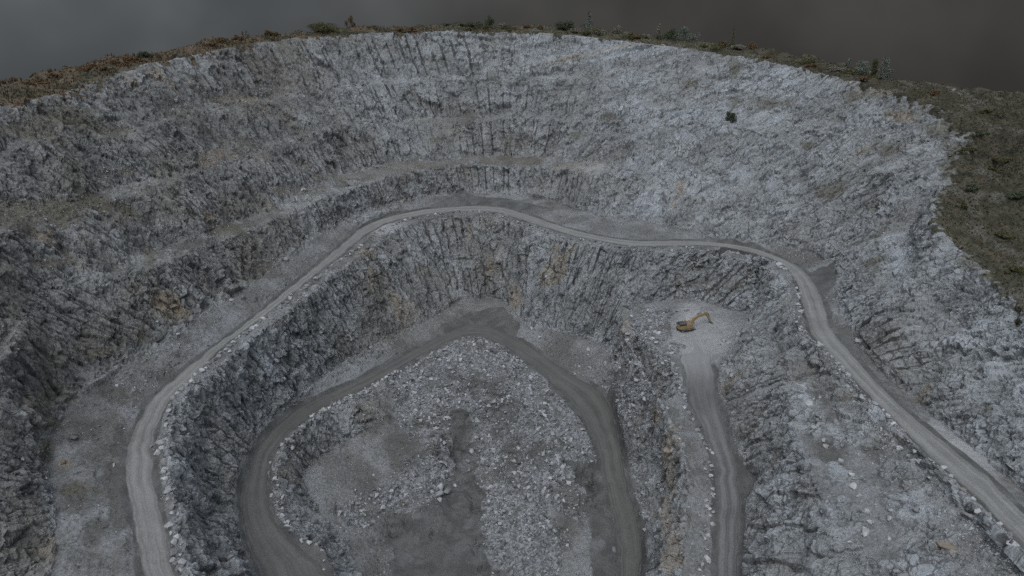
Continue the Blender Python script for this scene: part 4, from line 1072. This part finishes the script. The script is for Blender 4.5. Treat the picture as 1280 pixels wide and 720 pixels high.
# ------------------------------------------------------------------ excavator
def paint(name, c, rough=.5, dirt=(.22, .21, .20), amt=.5):
    m = bpy.data.materials.new(name); g = N(m)
    co = g.new('ShaderNodeTexCoord').outputs['Object']
    f = g.m('MULTIPLY', g.ramp(g.noise(co, 1.4, 6, .7, .4), .42, .7), amt)
    g.finish(g.mix(f, c, dirt), rough, g.noise(co, 9., 3), .15, .02, .4)
    return m
M_YEL = paint('yellow machine paint', (.30, .20, .085), .65, (.23, .195, .14), .9)
M_DARK = paint('dark machine steel', (.028, .028, .03), .6, (.12, .118, .115), .5)
M_GREYM = paint('worn steel', (.18, .18, .18), .55, (.26, .255, .25), .7)
M_GLASS = paint('cab glass', (.30, .34, .37), .12, (.3, .3, .3), .2)
M_ROD = paint('bright hydraulic rod', (.45, .45, .45), .25, (.3, .3, .3), .2)

def bm_obj(name, bm, mat, parent, bevel=.04):
    if bevel:
        bmesh.ops.bevel(bm, geom=[e for e in bm.edges if len(e.link_faces) == 2 and e.calc_face_angle(0) > .5], offset=bevel, segments=2, affect='EDGES', clamp_overlap=True)
    bmesh.ops.recalc_face_normals(bm, faces=bm.faces)
    me = bpy.data.meshes.new(name); bm.to_mesh(me); bm.free(); me.materials.append(mat)
    o = bpy.data.objects.new(name, me); COL.objects.link(o); o.parent = parent
    return o
def prism(bm, prof, y0, y1):
    """side profile (x, z) extruded from y0 to y1"""
    a = [bm.verts.new((x, y0, z)) for x, z in prof]; b = [bm.verts.new((x, y1, z)) for x, z in prof]
    bm.faces.new(a); bm.faces.new(b[::-1])
    for i in range(len(prof)):
        j = (i + 1) % len(prof); bm.faces.new((a[j], a[i], b[i], b[j]))
    return bm
def box(bm, x0, x1, y0, y1, z0, z1): return prism(bm, [(x0, z0), (x1, z0), (x1, z1), (x0, z1)], y0, y1)
def cyl(bm, p, q, r, seg=14):
    p, q = Vector(p), Vector(q); d = q - p
    mtx = Matrix.Translation((p + q) / 2) @ d.to_track_quat('Z', 'Y').to_matrix().to_4x4()
    bmesh.ops.create_cone(bm, cap_ends=True, segments=seg, radius1=r, radius2=r, depth=d.length, matrix=mtx)
    return bm

ex_root = bpy.data.objects.new('excavator', None); COL.objects.link(ex_root)
ex_root['label'] = 'yellow tracked excavator with long arm lowered on the gravel pad'; ex_root['category'] = 'excavator'
def make_excavator(root):
    nb = bmesh.new
    for s in (-1, 1):
        y0, y1 = s * 1.45 - .36, s * 1.45 + .36
        prof = []
        for k in range(9):
            t = math.pi / 2 + k * math.pi / 8; prof.append((-2.25 + .53 * math.cos(t), .53 + .53 * math.sin(t)))
        for k in range(9):
            t = -math.pi / 2 + k * math.pi / 8; prof.append((2.25 + .53 * math.cos(t), .53 + .53 * math.sin(t)))
        tr = bm_obj('track', prism(nb(), prof, y0, y1), M_DARK, root, .02)
        b = nb()                                          # shoes round the chain
        for k in range(22):
            x = -2.3 + k * .219
            box(b, x, x + .13, y0 - .03, y1 + .03, 1.055, 1.12); box(b, x, x + .13, y0 - .03, y1 + .03, -.04, .02)
        bm_obj('track_shoes', b, M_GREYM, tr, 0)
        b = nb()
        for x in (-2.25, 2.25): cyl(b, (x, y0 - .04, .53), (x, y1 + .04, .53), .34, 18)
        for k in range(6): cyl(b, (-1.5 + .6 * k, y0 - .03, .27), (-1.5 + .6 * k, y1 + .03, .27), .17)
        bm_obj('wheels', b, M_GREYM, tr, 0)
    b = nb(); box(b, -1.3, 1.3, -1.1, 1.1, .5, 1.0); cyl(b, (0, 0, .95), (0, 0, 1.28), .95, 24); bm_obj('undercarriage', b, M_DARK, root, .03)
    bm_obj('body', prism(nb(), [(-2.5, 1.28), (1.75, 1.28), (1.85, 1.45), (1.85, 2.05), (1.2, 2.35), (-2.5, 2.35)], -1.5, 1.5), M_YEL, root, .05)
    cw = []
    for k in range(9):
        t = -math.pi / 2 + k * math.pi / 8; cw.append((-2.5 - .85 * math.cos(t), 1.52 * math.sin(t)))
    b = nb(); lo = [b.verts.new((x, y, 1.18)) for x, y in cw]; hi = [b.verts.new((x * .99, y, 2.5)) for x, y in cw]
    b.faces.new(lo[::-1]); b.faces.new(hi)
    for i in range(len(cw)):
        j = (i + 1) % len(cw); b.faces.new((lo[i], lo[j], hi[j], hi[i]))
    bm_obj('counterweight', b, M_YEL, root, .06)
    hood = bm_obj('engine_hood', prism(nb(), [(-3.1, 2.36), (-.5, 2.36), (-.6, 2.95), (-2.9, 2.95)], -1.35, 1.35), M_DARK, root, .06)
    b = nb()
    for k in range(7): box(b, -2.7 + k * .28, -2.58 + k * .28, -1.15, .2, 2.955, 3.0)
    bm_obj('grille', b, M_GREYM, hood, 0)
    b = nb(); cyl(b, (-1.0, .85, 2.95), (-1.0, .85, 3.55), .11); bm_obj('exhaust', b, M_GREYM, hood, 0)
    cab = bm_obj('cab', prism(nb(), [(-.05, 1.3), (1.75, 1.3), (1.9, 1.9), (1.55, 3.3), (.05, 3.3), (-.05, 3.1)], .42, 1.48), M_YEL, root, .06)
    b = nb(); prism(b, [(.15, 2.05), (1.66, 2.05), (1.42, 3.1), (.2, 3.1)], .395, 1.505); bm_obj('side_window', b, M_GLASS, cab, 0)
    b = nb(); v = [b.verts.new(p) for p in ((1.915, .52, 1.95), (1.915, 1.38, 1.95), (1.615, 1.38, 3.15), (1.615, .52, 3.15))]; b.faces.new(v)
    ret = bmesh.ops.extrude_face_region(b, geom=b.faces[:]); bmesh.ops.translate(b, verts=[q for q in ret['geom'] if isinstance(q, bmesh.types.BMVert)], vec=(.02, 0, .005)); bm_obj('windscreen', b, M_GLASS, cab, 0)
    b = nb(); box(b, .3, 1.35, .55, 1.35, 3.31, 3.36); bm_obj('roof_hatch', b, M_ROD, cab, .01)
    bm_obj('tool_box', prism(nb(), [(.3, 2.36), (1.15, 2.36), (1.05, 2.7), (.3, 2.7)], -1.45, -.5), M_YEL, root, .04)
    b = nb()
    for y in (-1.42, -.3): cyl(b, (-2.7, y, 2.95), (-2.7, y, 3.5), .03, 6)
    for y in (-1.42,): cyl(b, (-.7, y, 2.95), (-.7, y, 3.5), .03, 6); cyl(b, (-2.7, y, 3.5), (-.7, y, 3.5), .03, 6)
    cyl(b, (-2.7, -1.42, 3.5), (-2.7, -.3, 3.5), .03, 6); bm_obj('handrail', b, M_DARK, root, 0)
    # boom, stick, bucket in the plane y = -.05
    boom = [(.75, 1.75), (1.15, 1.55), (2.6, 3.1), (4.2, 4.35), (7.0, 4.95), (7.35, 5.25), (7.1, 5.55), (3.9, 5.15), (2.3, 4.25)]
    bm_obj('boom', prism(nb(), boom, -.38, .28), M_YEL, root, .05)
    st = bm_obj('stick', prism(nb(), [(6.35, 5.75), (6.9, 6.05), (7.35, 5.75), (9.35, 2.35), (9.2, 2.05), (8.95, 2.1), (7.0, 4.75)], -.27, .17), M_YEL, root, .04)
    bu = nb()
    prism(bu, [(9.05, 2.3), (9.5, 2.2), (9.95, 1.55), (9.95, .85), (9.45, .3), (8.75, .15), (8.7, .28), (9.3, .55), (9.6, 1.0), (9.55, 1.5), (9.2, 1.8)], -.78, .68)
    for y in (-.78, .62): prism(bu, [(9.1, 2.0), (9.75, 1.55), (9.8, .9), (9.4, .4), (8.8, .25), (8.85, 1.2)], y, y + .06)
    bk = bm_obj('bucket', bu, M_GREYM, root, .02)
    b = nb()
    for k in range(5):
        y = -.72 + k * .32; prism(b, [(8.75, .12), (8.8, .3), (8.35, .12)], y, y + .14)
    bm_obj('teeth', b, M_ROD, bk, 0)
    for y in (-.56, .46):
        c = bm_obj('boom_cylinder', cyl(nb(), (1.6, y, 1.75), (2.7, y, 3.0), .12), M_DARK, root, 0)
        bm_obj('rod', cyl(nb(), (2.7, y, 3.0), (3.5, y, 3.95), .06), M_ROD, c, 0)
    c = bm_obj('stick_cylinder', cyl(nb(), (3.6, -.05, 5.55), (5.3, -.05, 5.85), .12), M_DARK, root, 0); bm_obj('rod', cyl(nb(), (5.3, -.05, 5.85), (6.7, -.05, 5.98), .06), M_ROD, c, 0)
    c = bm_obj('bucket_cylinder', cyl(nb(), (7.7, -.05, 5.6), (8.6, -.05, 4.1), .10), M_DARK, root, 0); bm_obj('rod', cyl(nb(), (8.6, -.05, 4.1), (9.35, -.05, 2.75), .05), M_ROD, c, 0)
    b = nb(); cyl(b, (9.35, -.25, 2.75), (8.85, -.25, 2.65), .06, 8); cyl(b, (9.35, .15, 2.75), (9.55, .15, 2.0), .06, 8); bm_obj('bucket_link', b, M_GREYM, root, 0)
make_excavator(ex_root)
p = P(857.5, 411, -101.3)
ex_root.location = (p[0], p[1], ground_z(p[0], p[1], 2) + .02)
ex_root.rotation_euler = (0, 0, math.radians(17)); ex_root.scale = (1.0,) * 3
